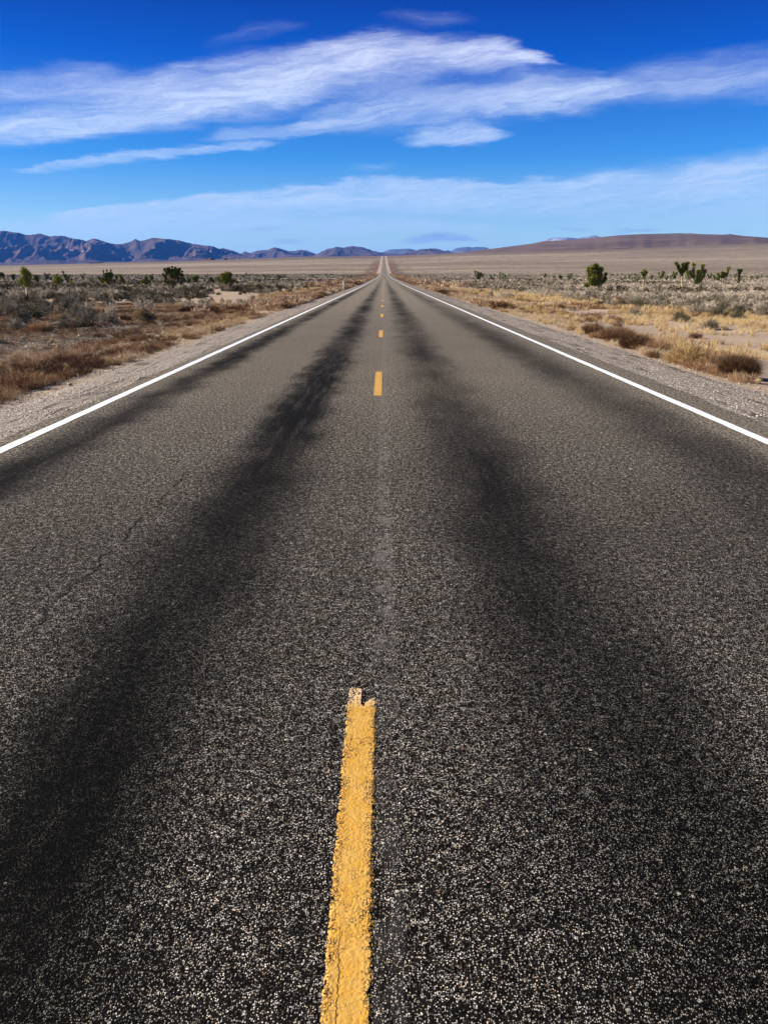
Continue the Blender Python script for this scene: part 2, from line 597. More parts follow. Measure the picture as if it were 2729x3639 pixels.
def plain_mat(name, c, rough=0.6, dirt=0.15, scale=12):
    m, t, b = new_mat(name, rough, 0.35)
    co = t.new('ShaderNodeTexCoord').outputs['Object']
    n = t.noise(co, scale, 4, 0.6)
    k = t.sm(n, 0.4, 0.75, 1.0, 1.0 - dirt)
    t.l.new(t.mix(1.0, c, t.xyz(k, k, k), 'MULTIPLY'), b.inputs['Base Color'])
    return m


def asphalt():
    m, t, b = new_mat('asphalt', 0.85, 0.04)
    co = t.new('ShaderNodeTexCoord').outputs['Object']
    x, y, z = t.sep(co)
    warp = t.vm('ADD', co, t.scl(t.vm('SUBTRACT', t.noise(co, 260, 1, 0.5, out=1), (0.5, 0.5, 0.5)), (0.004, 0.004, 0)))
    v1 = t.voro(warp, 215)
    v2 = t.voro(warp, 105)
    v3 = t.voro(co, 30)
    r1, g1, b1 = t.sep(v1.outputs['Color'])
    r2, g2, b2 = t.sep(v2.outputs['Color'])
    r3, g3, b3 = t.sep(v3.outputs['Color'])
    # wheel paths: dark rubbed bands with their own uneven outline
    wob = t.m('MULTIPLY', t.m('SUBTRACT', t.noise(t.xyz(0.0, y, 0.0), 0.35, 3), 0.5), 0.35)
    xw = t.m('ADD', t.m('ADD', x, wob), t.m('MULTIPLY', t.m('SUBTRACT', t.noise(t.scl(co, (1.4, 0.7, 1)), 1.6, 4, 0.6), 0.5), 0.55))
    tr = None
    lon = t.noise(t.scl(co, (0.5, 0.16, 1)), 1.0, 4, 0.6)
    fstr = t.noise(t.scl(co, (9.0, 0.7, 1)), 1.3, 5, 0.7)
    for cx, wd, st in ((-0.97, 0.40, 1.0), (0.82, 0.46, 0.80), (2.88, 0.46, 0.60), (-2.98, 0.30, 1.0)):
        g = t.sm(t.m('ABSOLUTE', t.m('SUBTRACT', xw, cx)), 0.0, wd * 1.5, st, 0.0)
        tr = g if tr is None else t.m('MAXIMUM', tr, g)
    patch = t.noise(t.scl(co, (0.55, 0.3, 1)), 1.1, 5, 0.62)
    tr = t.m('MULTIPLY', tr, t.sm(lon, 0.36, 0.62, 0.48, 0.94))
    tr = t.m('MULTIPLY', tr, t.sm(fstr, 0.28, 0.60, 0.78, 1.0))
    tr = t.m('MULTIPLY', tr, t.sm(y, 18.0, 220.0, 1.0, 0.38))
    bl = t.m('MULTIPLY', t.sm(t.m('ABSOLUTE', t.m('ADD', xw, 1.0)), 0.12, 0.55, 1.0, 0.0), t.m('MULTIPLY', t.m('MULTIPLY', t.sm(y, 5.2, 8.8), t.sm(y, 34.0, 12.0)), t.sm(fstr, 0.30, 0.58, 0.55, 0.92)))
    tr = t.m('MAXIMUM', tr, bl)
    # grain contrast; the stretched coarse layer gains strength with distance
    grain = t.noise(co, 26, 7, 0.86)
    gr2 = t.sm(grain, 0.38, 0.64, 0.18, 2.1)
    coarse = t.sm(t.noise(t.scl(co, (1.0, 0.30, 1)), 52, 4, 0.85), 0.40, 0.60, 0.35, 1.70)
    gr2 = t.m('MULTIPLY', gr2, t.m('ADD', 1.0, t.m('MULTIPLY', t.m('SUBTRACT', coarse, 1.0), t.sm(y, 2.5, 8.0, 0.25, 1.0))))
    tone = t.m('SUBTRACT', t.sm(patch, 0.3, 0.75, 0.70, 1.18), t.m('MULTIPLY', tr, 0.80))
    # stones pale; near-black gaps are binder with their shadow put into the colour
    fineb = t.m('MULTIPLY', t.sm(r1, 0.42, 0.95), t.sm(v1.outputs['Distance'], 0.40, 0.60, 1.0, 0.0))
    bigb = t.m('MULTIPLY', t.sm(r2, 0.80, 1.0), t.sm(v2.outputs['Distance'], 0.22, 0.45, 1.0, 0.0))
    rare = t.m('MULTIPLY', t.sm(r3, 0.955, 0.97), t.sm(v3.outputs['Distance'], 0.12, 0.2, 1.0, 0.0))
    st = t.m('MAXIMUM', t.m('MULTIPLY', fineb, 1.0), t.m('MULTIPLY', bigb, 0.9))
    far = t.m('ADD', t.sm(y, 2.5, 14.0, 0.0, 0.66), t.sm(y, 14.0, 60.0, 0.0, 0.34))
    st = t.m('MULTIPLY', st, t.m('MAXIMUM', tone, 0.12))
    stc = t.mix(g1, (0.60, 0.53, 0.42), (0.56, 0.54, 0.51))
    stc = t.mix(t.sm(b1, 0.97, 0.99), stc, (0.44, 0.25, 0.17))
    base = t.mix(tr, (0.007, 0.006, 0.0048), (0.002, 0.0018, 0.0016))
    c = t.mix(st, base, stc)
    c = t.mix(t.m('MULTIPLY', rare, 0.7), c, (0.55, 0.52, 0.46))
    # dust off the tracks, with grazing-view brightening painted in towards the far end
    dust_graze = t.m('MULTIPLY', t.m('MULTIPLY', t.m('MAXIMUM', far, t.sm(t.m('ABSOLUTE', x), 3.2, 3.5, 0.0, 0.8)), 0.60), t.m('SUBTRACT', 1.0, t.m('MULTIPLY', tr, 0.75)))
    c = t.mix(dust_graze, c, (0.245, 0.208, 0.162))
    dk = t.m('MULTIPLY', gr2, t.m('SUBTRACT', 1.0, t.m('MULTIPLY', tr, 0.90)))
    c = t.mix(1.0, c, t.xyz(dk, dk, dk), 'MULTIPLY')
    # old ground-off centre line, a grey ghost right of the yellow one
    gh = t.m('MULTIPLY', t.sm(t.m('ABSOLUTE', t.m('SUBTRACT', x, 0.0)), 0.035, 0.065, 1.0, 0.0),
             t.sm(t.noise(t.scl(co, (6, 2.6, 1)), 1.8, 4, 0.7), 0.43, 0.60))
    c = t.mix(t.m('MULTIPLY', gh, t.sm(y, 2.5, 4.5, 0.10, 0.36)), c, (0.22, 0.205, 0.20))
    # faint pale scuff beside the crack
    # longitudinal crack in the left lane
    cn = t.m('MULTIPLY', t.m('SUBTRACT', t.noise(t.xyz(0.0, y, 0.0), 2.2, 6, 0.72), 0.5), 0.34)
    cx = t.m('ABSOLUTE', t.m('ADD', t.m('SUBTRACT', x, cn), 1.60))
    ck = t.m('MULTIPLY', t.sm(cx, 0.003, 0.010, 1.0, 0.0), t.m('MULTIPLY', t.sm(y, 3.3, 3.8), t.sm(y, 6.4, 7.0, 1.0, 0.0)))
    ck = t.m('MULTIPLY', ck, t.sm(t.noise(co, 4.0, 2), 0.38, 0.5))
    cn2 = t.m('MULTIPLY', t.m('SUBTRACT', t.noise(t.xyz(x, 0.0, 2.0), 1.6, 6, 0.72), 0.5), 0.30)
    cy = t.m('ABSOLUTE', t.m('SUBTRACT', t.m('SUBTRACT', y, cn2), 5.15))
    ck2 = t.m('MULTIPLY', t.sm(cy, 0.004, 0.016, 1.0, 0.0), t.m('MULTIPLY', t.sm(x, -1.4, -1.2), t.sm(x, -0.9, -0.7, 1.0, 0.0)))
    c = t.mix(t.m('MAXIMUM', ck, t.m('MULTIPLY', ck2, 0.5)), c, (0.004, 0.004, 0.004))
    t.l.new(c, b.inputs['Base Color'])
    bp = t.new('ShaderNodeBump'); bp.inputs['Strength'].default_value = 0.9
    bp.inputs['Distance'].default_value = 0.004
    hh = t.m('SUBTRACT', t.m('MULTIPLY', t.sm(v1.outputs['Distance'], 0.0, 0.8, 1.0, 0.0), t.m('ADD', 0.35, r1)), t.m('MULTIPLY', ck, 2.0))
    t.l.new(hh, bp.inputs['Height']); t.l.new(bp.outputs[0], b.inputs['Normal'])
    return m


def gravel_mat(name, warm=0.0):
    m, t, b = new_mat(name, 0.9, 0.2)
    co = t.new('ShaderNodeTexCoord').outputs['Object']
    x, y, z = t.sep(co)
    v1 = t.voro(co, 38); v2 = t.voro(co, 17)
    r1, g1, b1 = t.sep(v1.outputs['Color']); r2, g2, b2 = t.sep(v2.outputs['Color'])
    st = t.m('MULTIPLY', t.sm(r1, 0.05, 0.9, 0.25, 1.0), t.sm(v1.outputs['Distance'], 0.35, 0.7, 1.0, 0.15))
    c = t.mix(st, (0.07, 0.055, 0.04), t.mix(g1, (0.62, 0.52, 0.42), (0.52, 0.48, 0.44)))
    big = t.m('MULTIPLY', t.sm(r2, 0.75, 0.85), t.sm(v2.outputs['Distance'], 0.22, 0.4, 1.0, 0.0))
    c = t.mix(big, c, (0.60, 0.54, 0.47))
    # ruts: darker rows running along the road
    rut = t.noise(t.scl(co, (3.4, 0.16, 1)), 1.3, 4, 0.62)
    brk = t.noise(t.scl(co, (1.0, 0.7, 1)), 2.0, 4, 0.6)
    k = t.m('MULTIPLY', t.sm(rut, 0.50, 0.58), t.sm(brk, 0.40, 0.6))
    c = t.mix(t.m('MULTIPLY', k, 0.88), c, (0.055, 0.042, 0.030))
    c = t.mix(t.sm(t.noise(co, 0.9, 4), 0.4, 0.7, 0.0, 0.35), c, (0.30, 0.24, 0.19))
    t.l.new(c, b.inputs['Base Color'])
    bp = t.new('ShaderNodeBump'); bp.inputs['Strength'].default_value = 1.0; bp.inputs['Distance'].default_value = 0.015
    h = t.m('ADD', t.m('MULTIPLY', st, 1.0), t.m('MULTIPLY', k, -1.2))
    t.l.new(h, bp.inputs['Height']); t.l.new(bp.outputs[0], b.inputs['Normal'])
    return m


def ground_mat():
    m, t, b = new_mat('desert_soil', 0.95, 0.1)
    co = t.new('ShaderNodeTexCoord').outputs['Object']
    x, y, z = t.sep(co)
    flat = t.xyz(x, y, 0.0)
    n1 = t.noise(flat, 0.22, 5, 0.6)
    n2 = t.noise(flat, 2.4, 5, 0.65)
    sand = t.mix(t.sm(n1, 0.35, 0.65), (0.37, 0.288, 0.215), (0.30, 0.235, 0.172))
    sand = t.mix(t.sm(n2, 0.5, 0.7, 0.0, 0.5), sand, (0.20, 0.15, 0.11))
    # the left verge: charred, littered soil
    burn = t.m('MULTIPLY', t.m('MULTIPLY', t.sm(x, -6.5, -9.0), t.sm(y, 14.0, 18.0)), t.sm(y, 70.0, 44.0))
    bn = t.m('MULTIPLY', burn, t.sm(t.noise(t.scl(flat, (1.0, 1.8, 1)), 1.8, 7, 0.78), 0.36, 0.50))
    near = t.mix(t.m('MULTIPLY', bn, 0.93), sand, (0.045, 0.034, 0.026))
    v = t.voro(flat, 9.0)
    r1, g1, b1 = t.sep(v.outputs['Color'])
    peb = t.m('MULTIPLY', t.sm(r1, 0.72, 0.82), t.sm(v.outputs['Distance'], 0.2, 0.42, 1.0, 0.0))
    peb = t.m('MULTIPLY', peb, t.sm(y, 160.0, 60.0))
    near = t.mix(t.m('MULTIPLY', peb, 0.8), near, (0.50, 0.43, 0.36))
    # the far slope: pale grass flats with long cross bands and stippled scrub
    warpx = t.m('MULTIPLY', t.m('SUBTRACT', t.noise(flat, 0.002, 3), 0.5), 260.0)
    band = t.noise(t.xyz(t.m('MULTIPLY', x, 0.0011), t.m('MULTIPLY', t.m('ADD', y, warpx), 0.0034), 0.0), 1.0, 6, 0.66)
    band2 = t.noise(t.xyz(t.m('MULTIPLY', x, 0.0035), t.m('MULTIPLY', t.m('ADD', y, warpx), 0.011), 4.0), 1.0, 5, 0.65)
    farc = t.mix(t.sm(band, 0.36, 0.64), (0.165, 0.128, 0.092), (0.31, 0.25, 0.18))
    farc = t.mix(t.sm(band2, 0.60, 0.72, 0.0, 0.55), farc, (0.42, 0.34, 0.265))
    farc = t.mix(t.sm(band2, 0.40, 0.30, 0.0, 0.55), farc, (0.115, 0.085, 0.062))
    stip = t.noise(t.xyz(t.m('MULTIPLY', x, 0.20), t.m('MULTIPLY', y, 0.05), 0.0), 1.0, 4, 0.7)
    farc = t.mix(t.sm(stip, 0.48, 0.66, 0.0, 0.7), farc, (0.10, 0.082, 0.058))
    st2 = t.noise(t.xyz(t.m('MULTIPLY', x, 0.045), t.m('MULTIPLY', y, 0.011), 7.0), 1.0, 5, 0.75)
    farc = t.mix(t.sm(st2, 0.46, 0.64, 0.0, 0.55), farc, (0.135, 0.105, 0.075))
    # darker scrub belt just under the crest
    farc = t.mix(t.sm(t.m('ADD', y, t.m('MULTIPLY', warpx, 1.4)), 2150.0, 2750.0, 0.0, 0.72), farc, (0.115, 0.082, 0.066))
    mid = t.mix(t.m('MULTIPLY', t.sm(y, 60.0, 300.0), t.sm(n2, 0.35, 0.6, 0.6, 1.0)), near, (0.205, 0.165, 0.125))
    # dark margins of tumbleweed beside the far road, straw right at its edge
    ax = t.m('ABSOLUTE', x)
    c = t.mix(t.sm(y, 620.0, 1000.0), mid, farc)
    e1 = t.m('MULTIPLY', t.m('MULTIPLY', t.sm(ax, 7.5, 10.0), t.sm(ax, 30.0, 18.0)), t.m('MULTIPLY', t.sm(y, 200.0, 420.0), t.sm(y, 2500.0, 1700.0)))
    c = t.mix(t.m('MULTIPLY', e1, t.sm(t.noise(t.scl(flat, (0.1, 0.02, 1)), 1.0, 3, 0.7), 0.38, 0.55)), c, (0.105, 0.060, 0.036))
    e2 = t.m('MULTIPLY', t.sm(ax, 9.5, 7.5), t.sm(y, 300.0, 600.0))
    c = t.mix(t.m('MULTIPLY', e2, 0.8), c, (0.40, 0.29, 0.20))
    t.l.new(c, b.inputs['Base Color'])
    bp = t.new('ShaderNodeBump'); bp.inputs['Strength'].default_value = 0.8; bp.inputs['Distance'].default_value = 0.05
    t.l.new(t.noise(flat, 6.0, 5, 0.7), bp.inputs['Height']); t.l.new(bp.outputs[0], b.inputs['Normal'])
    return m


def rock_mat(name, c1, c2, scale, snow=None, bands=0.0):
    m, t, b = new_mat(name, 0.95, 0.05)
    co = t.new('ShaderNodeTexCoord').outputs['Object']
    x, y, z = t.sep(co)
    n = t.noise(co, scale, 6, 0.65)
    c = t.mix(t.sm(n, 0.36, 0.64), c1, c2)
    n2 = t.noise(t.scl(co, (1, 1, 3)), scale * 6, 5, 0.7)
    c = t.mix(t.sm(n2, 0.45, 0.75, 0.0, 0.55), c, (c1[0] * 0.45, c1[1] * 0.5, c1[2] * 0.45))
    if snow:
        z0, z1, thr = snow
        sn = t.m('MULTIPLY', t.sm(z, z0 - 25, z0 + 15), t.sm(z, z1 + 25, z1 - 15))
        sn = t.m('MULTIPLY', sn, t.sm(t.noise(t.scl(co, (1, 1, 2.4)), scale * 7, 3, 0.6), thr, thr + 0.03))
        c = t.mix(sn, c, (0.8, 0.8, 0.82))
    t.l.new(c, b.inputs['Base Color'])
    return m


def yellow_paint():
    m, t, b = new_mat('yellow_paint', 0.62, 0.35)
    co = t.new('ShaderNodeTexCoord').outputs['Object']
    x, y, z = t.sep(co)
    v = t.voro(t.vm('ADD', co, t.scl(t.noise(co, 90, 2, 0.5, out=1), (0.006, 0.006, 0))), 120)
    r1, g1, b1 = t.sep(v.outputs['Color'])
    thin = t.noise(t.scl(co, (1, 0.6, 1)), 9.0, 3, 0.6)
    edge = t.sm(t.m('ABSOLUTE', t.m('ADD', x, 0.083)), 0.018, 0.056)
    ph = t.m('ADD', t.m('MULTIPLY', edge, 0.24), t.m('MULTIPLY', thin, 0.62))
    pit = t.m('MULTIPLY', t.sm(v.outputs['Distance'], 0.36, 0.52), t.sm(t.m('ADD', ph, t.m('MULTIPLY', r1, 0.45)), 0.62, 0.86))
    n = t.noise(co, 14, 4, 0.6)
    c = t.mix(t.sm(n, 0.35, 0.65), (0.55, 0.295, 0.040), (0.56, 0.325, 0.070))
    c = t.mix(t.sm(t.noise(co, 60, 3, 0.7), 0.5, 0.8, 0.0, 0.5), c, (0.42, 0.215, 0.030))
    # worn cream end of the stroke
    endm = t.m('MULTIPLY', t.sm(y, 2.74, 2.86), t.sm(y, 4.0, 3.5))
    c = t.mix(t.m('MULTIPLY', endm, 0.75), c, (0.66, 0.50, 0.32))
    c = t.mix(t.m('MULTIPLY', pit, t.sm(y, 3.0, 9.0, 0.93, 0.35)), c, (0.10, 0.05, 0.012))
    ck = t.m('ABSOLUTE', t.m('ADD', t.m('SUBTRACT', x, t.m('MULTIPLY', t.m('SUBTRACT', t.noise(t.xyz(0.0, y, 0.0), 9, 5, 0.7), 0.5), 0.06)), 0.104))
    ckm = t.m('MULTIPLY', t.sm(ck, 0.0006, 0.0022, 1.0, 0.0), t.sm(y, 1.72, 1.62))
    c = t.mix(ckm, c, (0.02, 0.012, 0.005))
    t.l.new(c, b.inputs['Base Color'])
    bp = t.new('ShaderNodeBump'); bp.inputs['Strength'].default_value = 0.75; bp.inputs['Distance'].default_value = 0.002
    h = t.m('ADD', t.m('SUBTRACT', t.m('MULTIPLY', t.sm(v.outputs['Distance'], 0.0, 0.8, 1.0, 0.0), t.sm(ph, 0.25, 0.6, 0.15, 1.1)), t.m('MULTIPLY', pit, 1.5)), t.m('MULTIPLY', t.noise(co, 110, 4, 0.65), 0.9))
    t.l.new(h, bp.inputs['Height']); t.l.new(bp.outputs[0], b.inputs['Normal'])
    return m


def white_paint():
    m, t, b = new_mat('white_paint', 0.6, 0.35)
    co = t.new('ShaderNodeTexCoord').outputs['Object']
    n = t.noise(co, 60, 3, 0.7)
    c = t.mix(t.sm(n, 0.5, 0.75, 0.0, 0.4), (0.83, 0.85, 0.88), (0.60, 0.60, 0.62))
    c = t.mix(t.sm(t.noise(t.scl(co, (6, 0.8, 1)), 3.0, 7, 0.8), 0.56, 0.66, 0.0, 0.75), c, (0.30, 0.27, 0.24))
    c = t.mix(t.sm(t.noise(co, 200, 2), 0.58, 0.66, 0.0, 0.5), c, (0.2, 0.19, 0.18))
    t.l.new(c, b.inputs['Base Color'])
    bp = t.new('ShaderNodeBump'); bp.inputs['Strength'].default_value = 0.5; bp.inputs['Distance'].default_value = 0.003
    t.l.new(t.noise(co, 130, 2), bp.inputs['Height']); t.l.new(bp.outputs[0], b.inputs['Normal'])
    return m


M = {}
M['asphalt'] = asphalt()
M['gravel'] = gravel_mat('shoulder_gravel')
M['ground'] = ground_mat()
M['yellow'] = yellow_paint()
M['white'] = white_paint()
M['sage'] = leaf_mat('sage_leaf', [(0.0, (0.030, 0.027, 0.014)), (0.3, (0.10, 0.086, 0.050)), (0.55, (0.27, 0.232, 0.165)), (0.8, (0.44, 0.38, 0.295)), (1.0, (0.56, 0.48, 0.38))])
M['weed'] = leaf_mat('dry_weed', [(0.0, (0.055, 0.026, 0.013)), (0.35, (0.215, 0.115, 0.058)), (0.65, (0.39, 0.255, 0.145)), (1.0, (0.52, 0.42, 0.29))])
M['straw'] = leaf_mat('straw_grass', [(0.0, (0.33, 0.20, 0.085)), (0.5, (0.58, 0.42, 0.21)), (1.0, (0.74, 0.58, 0.34))])
M['yucca'] = leaf_mat('yucca_leaf', [(0.0, (0.035, 0.042, 0.009)), (0.5, (0.15, 0.165, 0.028)), (1.0, (0.36, 0.37, 0.075))], tipvar=0.9)
M['bark'] = bark_mat('pale_bark', (0.62, 0.50, 0.33), (0.30, 0.22, 0.14))
M['deadwood'] = bark_mat('bleached_wood', (0.62, 0.52, 0.40), (0.42, 0.33, 0.25), 30)
M['range'] = rock_mat('range_rock', (0.108, 0.070, 0.058), (0.042, 0.033, 0.030), 0.0018, snow=(255, 330, 0.675))
M['range2'] = rock_mat('near_range_rock', (0.100, 0.066, 0.055), (0.042, 0.033, 0.030), 0.002)
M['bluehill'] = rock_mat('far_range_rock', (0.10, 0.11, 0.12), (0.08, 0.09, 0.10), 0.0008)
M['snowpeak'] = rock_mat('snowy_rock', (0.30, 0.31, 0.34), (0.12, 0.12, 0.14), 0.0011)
M['redhill'] = rock_mat('red_brown_slope', (0.150, 0.098, 0.068), (0.100, 0.068, 0.048), 0.0028)
M['outcrop'] = rock_mat('outcrop_rock', (0.16, 0.075, 0.05), (0.08, 0.04, 0.03), 0.03)
M['post'] = plain_mat('post_white', (0.78, 0.76, 0.72))
M['steel'] = plain_mat('post_steel', (0.20, 0.17, 0.15), 0.55)
M['reflector'] = plain_mat('reflector_white', (0.86, 0.88, 0.90), 0.3)
M['rust'] = plain_mat('faded_orange', (0.62, 0.30, 0.20), 0.7)
M['snow'] = plain_mat('old_snow', (0.80, 0.83, 0.88), 0.6, 0.05)
M['stone'] = bark_mat('field_stone', (0.52, 0.45, 0.38), (0.32, 0.27, 0.22), 6)

# ------------------------------------------------------------------ ground, road, shoulders
def geo_steps(a, b, s0, g):
    out = [a]; s = s0
    while out[-1] < b:
        out.append(out[-1] + s); s *= g
    return np.array(out)


gy = np.concatenate([np.arange(-20, 4, 2.0), geo_steps(4, 42000, 0.4, 1.018)])
gx1 = np.concatenate([np.arange(0, 13, 0.3), geo_steps(13, 40000, 0.33, 1.035)])
gx = np.concatenate([-gx1[:0:-1], gx1])
GX, GY = np.meshgrid(gx, gy)
gv = np.stack([GX, GY, ground_z(GX, GY)], -1).reshape(-1, 3)
ground = mesh_obj('ground', gv, grid_faces(len(gx), len(gy)), M['ground'], smooth=True)
tag(ground, kind='structure', label='sandy desert plain rising to the horizon on both sides')

ry = np.concatenate([np.arange(-12, 20, 1.0), geo_steps(20, 3300, 1.0, 1.012)])
LE, RE = -3.78, 4.18
rz = road_z(ry)


def rough_edge(y, x0, amp, seed):
    return x0 + (fbm(y * 1.1, y * 0 + seed, seed, 4, 0.65) - 0.5) * amp * np.clip(20 / np.maximum(np.abs(y), 20), 0.3, 1)


ryf = np.concatenate([np.arange(-12, 60, 0.12), geo_steps(60, 3300, 0.2, 1.012)])
rzf = road_z(ryf)
rd = empty('road', (0, 0, 0))
tag(rd, kind='structure', label='straight two lane asphalt highway running to the horizon')
cols = [rough_edge(ryf, LE, 0.10, 5)] + [np.full_like(ryf, c) for c in (-3.6, -2, 0, 2, 4.0)] + [rough_edge(ryf, RE, 0.10, 6)]
zz = [rzf - 0.008] + [rzf] * 5 + [rzf - 0.012]
strip('pavement', ryf, cols, zz, M['asphalt'], parent=rd)
for nm, x0, x1, sgn, sd_ in (('road_shoulder', LE + 0.15, -5.15, -1, 31), ('road_shoulder', RE - 0.15, 5.75, 1, 37)):
    cs_, zs_ = [], []
    fr = (0, 0.08, 0.2, 0.4, 0.6, 0.8, 0.92, 1.0, 1.25)
    for f_ in fr:
        c_ = x0 + (x1 - x0) * f_
        c_ = c_ + (fbm(ryf * 0.45, ryf * 0 + f_ * 3, sd_, 4, 0.6) - 0.5) * (0.5 if f_ >= 0.9 else 0.02)
        h_ = -0.030 if f_ == 0 else (-0.022 - 0.095 * max(0, f_ - 0.1) if f_ <= 0.9 else -0.13 - (f_ - 0.92) * 0.6)
        h_ = h_ + (fbm(ryf * 1.2, ryf * 0 + f_ * 17, sd_ + 9, 3) - 0.5) * (0.018 if 0.1 < f_ < 1 else 0)
        cs_.append(c_); zs_.append(rzf + h_)
    if sgn < 0:
        cs_, zs_ = cs_[::-1], zs_[::-1]
    o = strip(nm, ryf, cs_, zs_, M['gravel'])
    tag(o, kind='structure', label=('gravel shoulder along the left edge of the road' if sgn < 0 else 'gravel shoulder along the right edge of the road'))

up = 0.004 + np.clip(ryf, 0, None) * 1.2e-5
for xc, wd in ((-3.53, 0.118), (3.71, 0.118)):
    a = rough_edge(ryf, xc - wd / 2, 0.022, 71); b_ = rough_edge(ryf, xc + wd / 2, 0.022, 72)
    strip('edge_line', ryf, [a, b_], [rzf + up, rzf + up], M['white'], parent=rd)

# nearest yellow stroke: fine mesh with ragged, chipped borders
nx_, ny_ = 56, 1500
ys_ = np.linspace(-0.05, 2.93, ny_); xs_ = np.linspace(-0.147, -0.018, nx_)
X_, Y_ = np.meshgrid(xs_, ys_)
lft = -0.1395 + (vnoise(Y_ * 55, Y_ * 0, 4) - 0.5) * 0.006 + (vnoise(Y_ * 160, Y_ * 0, 5) - 0.5) * 0.004
rgt = -0.0265 + (vnoise(Y_ * 55, Y_ * 0, 6) - 0.5) * 0.007 + (vnoise(Y_ * 160, Y_ * 0, 7) - 0.5) * 0.005
top = np.where(X_ < -0.086, 2.925 - 30 * (X_ + 0.118) ** 2, 2.800 + 1.1 * (X_ + 0.066)) + (vnoise(X_ * 120, Y_ * 40, 9) - 0.5) * 0.05
keep = (X_ > lft) & (X_ < rgt) & (Y_ < top)
chip = vnoise(X_ * 210, Y_ * 150, 12)
wear = ss(Y_, 2.72, 2.9) * (X_ < -0.08) * 0.30 + ss(np.minimum(X_ - lft, rgt - X_), 0.014, 0.0) * 0.30
keep &= chip > wear
Z_ = 0.0030 + 0.0012 * vnoise(X_ * 190, Y_ * 150, 14) + 0.0008 * vnoise(X_ * 60, Y_ * 45, 15)
Z_ *= np.clip(np.minimum(np.minimum(X_ - lft, rgt - X_), top - Y_) / 0.008, 0.35, 1)
fq = grid_faces(nx_, ny_)
kf = keep.reshape(-1)[fq].all(1)
dash = mesh_obj('centre_dash', np.stack([X_, Y_, Z_], -1).reshape(-1, 3), fq[kf], M['yellow'], parent=rd, smooth=True)
for k in range(1, 27):
    y0 = 11.15 + 11.16 * (k - 1); y1 = y0 + 2.92
    yy_ = np.linspace(y0, y1, 80)
    jj = (vnoise(yy_ * 20, yy_ * 0, 40 + k) - 0.5) * 0.008
    x0_, x1_ = -0.142 + jj, -0.026 + jj[::-1]
    z_ = road_z(yy_) + 0.004 + y0 * 1.2e-5
    strip('centre_dash', yy_, [x0_, x1_], [z_, z_], M['yellow'], parent=rd)

# ------------------------------------------------------------------ mountains and hills
def rangemesh(name, pts, D0, base_row, front, mat, seed, spur=1.0, wl=700.0, label='', kern=46, px=1.2, steep=1.8, nd=90, ext=None, fan=0.34):
    """pts: traced skyline (photo pixels). A ridge of real depth: crest at D0, spurs and fans coming down towards the viewer"""
    pts = np.array(pts, float)
    xs = np.arange(pts[0, 0], pts[-1, 0] + 0.1, px)
    row = np.interp(xs, pts[:, 0], pts[:, 1])
    row = row + (fbm(xs / 9.0, xs * 0, seed, 3) - 0.5) * (3.0 if kern < 100 else 1.2)
    fwd = 2834 - (row - 1819.5) * 0.273
    tanE = -(row - 982) * 0.962 / fwd
    kk = max(3, int(kern / px)) | 1
    tanS = np.convolve(np.pad(tanE, kk // 2, mode='edge'), np.hanning(kk + 2)[1:-1] / np.hanning(kk + 2)[1:-1].sum(), 'valid')
    tanB = -(np.interp(xs, [q[0] for q in base_row], [q[1] for q in base_row]) - 982) * 0.962 / 3060.0
    tanB = np.minimum(tanB, tanE)
    u = (xs - 1365) / fwd
    Dr = D0 * (1 + 0.05 * (fbm(xs / 120, xs * 0 + 3, seed + 3, 3) - 0.5))
    s = np.linspace(0, 1, nd)
    sb = np.linspace(0, 1, 14)[1:]
    V_ = []
    for sj in s:
        D = Dr - front * (1 - sj)
        X = u * D
        bl = sj ** 5
        tE = np.minimum(tanS * (1 - bl) + tanE * bl, 10)
        top_z = Dr * tE
        base_z = (D0 - front) * tanB
        prof = sj * (1.25 - 0.25 * sj) + 0 * tanE if fan == 0 else np.where(sj < fan, 0.17 * (sj / max(fan, 1e-6)), 0.17 + 0.83 * (max(sj - fan, 0) / (1 - fan)) ** (1 / 1.0) ** steep)
        # ravines: ridged noise stretched along the fall line
        nzx = X / wl + 0.55 * (fbm(X / wl * 0.7, D / wl * 0.6, seed + 6, 3) - 0.5) + (sj - 0.5) * 0.5
        rg = np.zeros_like(X); aa = 1.0; tt = 0
        for o_ in range(4):
            nn = vnoise(nzx * 2 ** o_, D / wl * 0.33 * 2 ** o_, seed + 20 + o_)
            rg += aa * (1 - np.abs(2 * nn - 1)); tt += aa; aa *= 0.55
        rg /= tt
        amp = 0.95 * math.sin(PI * min(max((sj - fan * 0.6) / (1 - fan * 0.6), 0), 1)) ** 0.8
        z = base_z + (top_z - base_z) * np.clip(prof - spur * amp * (0.62 - rg) * 1.15 + (fbm(X / wl * 3.1, D / wl * 3.1, seed + 50, 4, 0.6) - 0.5) * 0.26 * spur * min(1, 6 * (1 - sj)) * min(1, 3 * sj), -0.02, 1.02)
        z = np.minimum(z, D * (tanE * 0.7 + tE * 0.3) * (1 - 0.012 * (1 - sj)) if sj > 0.6 else D * tE)
        V_.append(np.stack([X, D, z], 1))
    for sj in sb:
        D = Dr + front * 0.6 * sj
        z = Dr * tanE * (1 - sj) ** 1.2 + (fbm(u * D / wl, D / wl, seed, 3) - 0.5) * 60 * sj * (1 - sj)
        V_.append(np.stack([u * D, D, z], 1))
    v = np.concatenate(V_)
    o = mesh_obj(name, v, grid_faces(len(xs), nd + len(sb)), mat, smooth=False)
    return tag(o, label=label, kind='structure')


def c1(p): return [(x / 2.37, 780 + y / 2.37) for x, y in p]
def c2(p): return [(600 + x / 2.37, 780 + y / 2.37) for x, y in p]
def c3(p): return [(1300 + x / 2.37, 780 + y / 2.37) for x, y in p]
def c4(p): return [(2029 + x / 2.37, 780 + y / 2.37) for x, y in p]


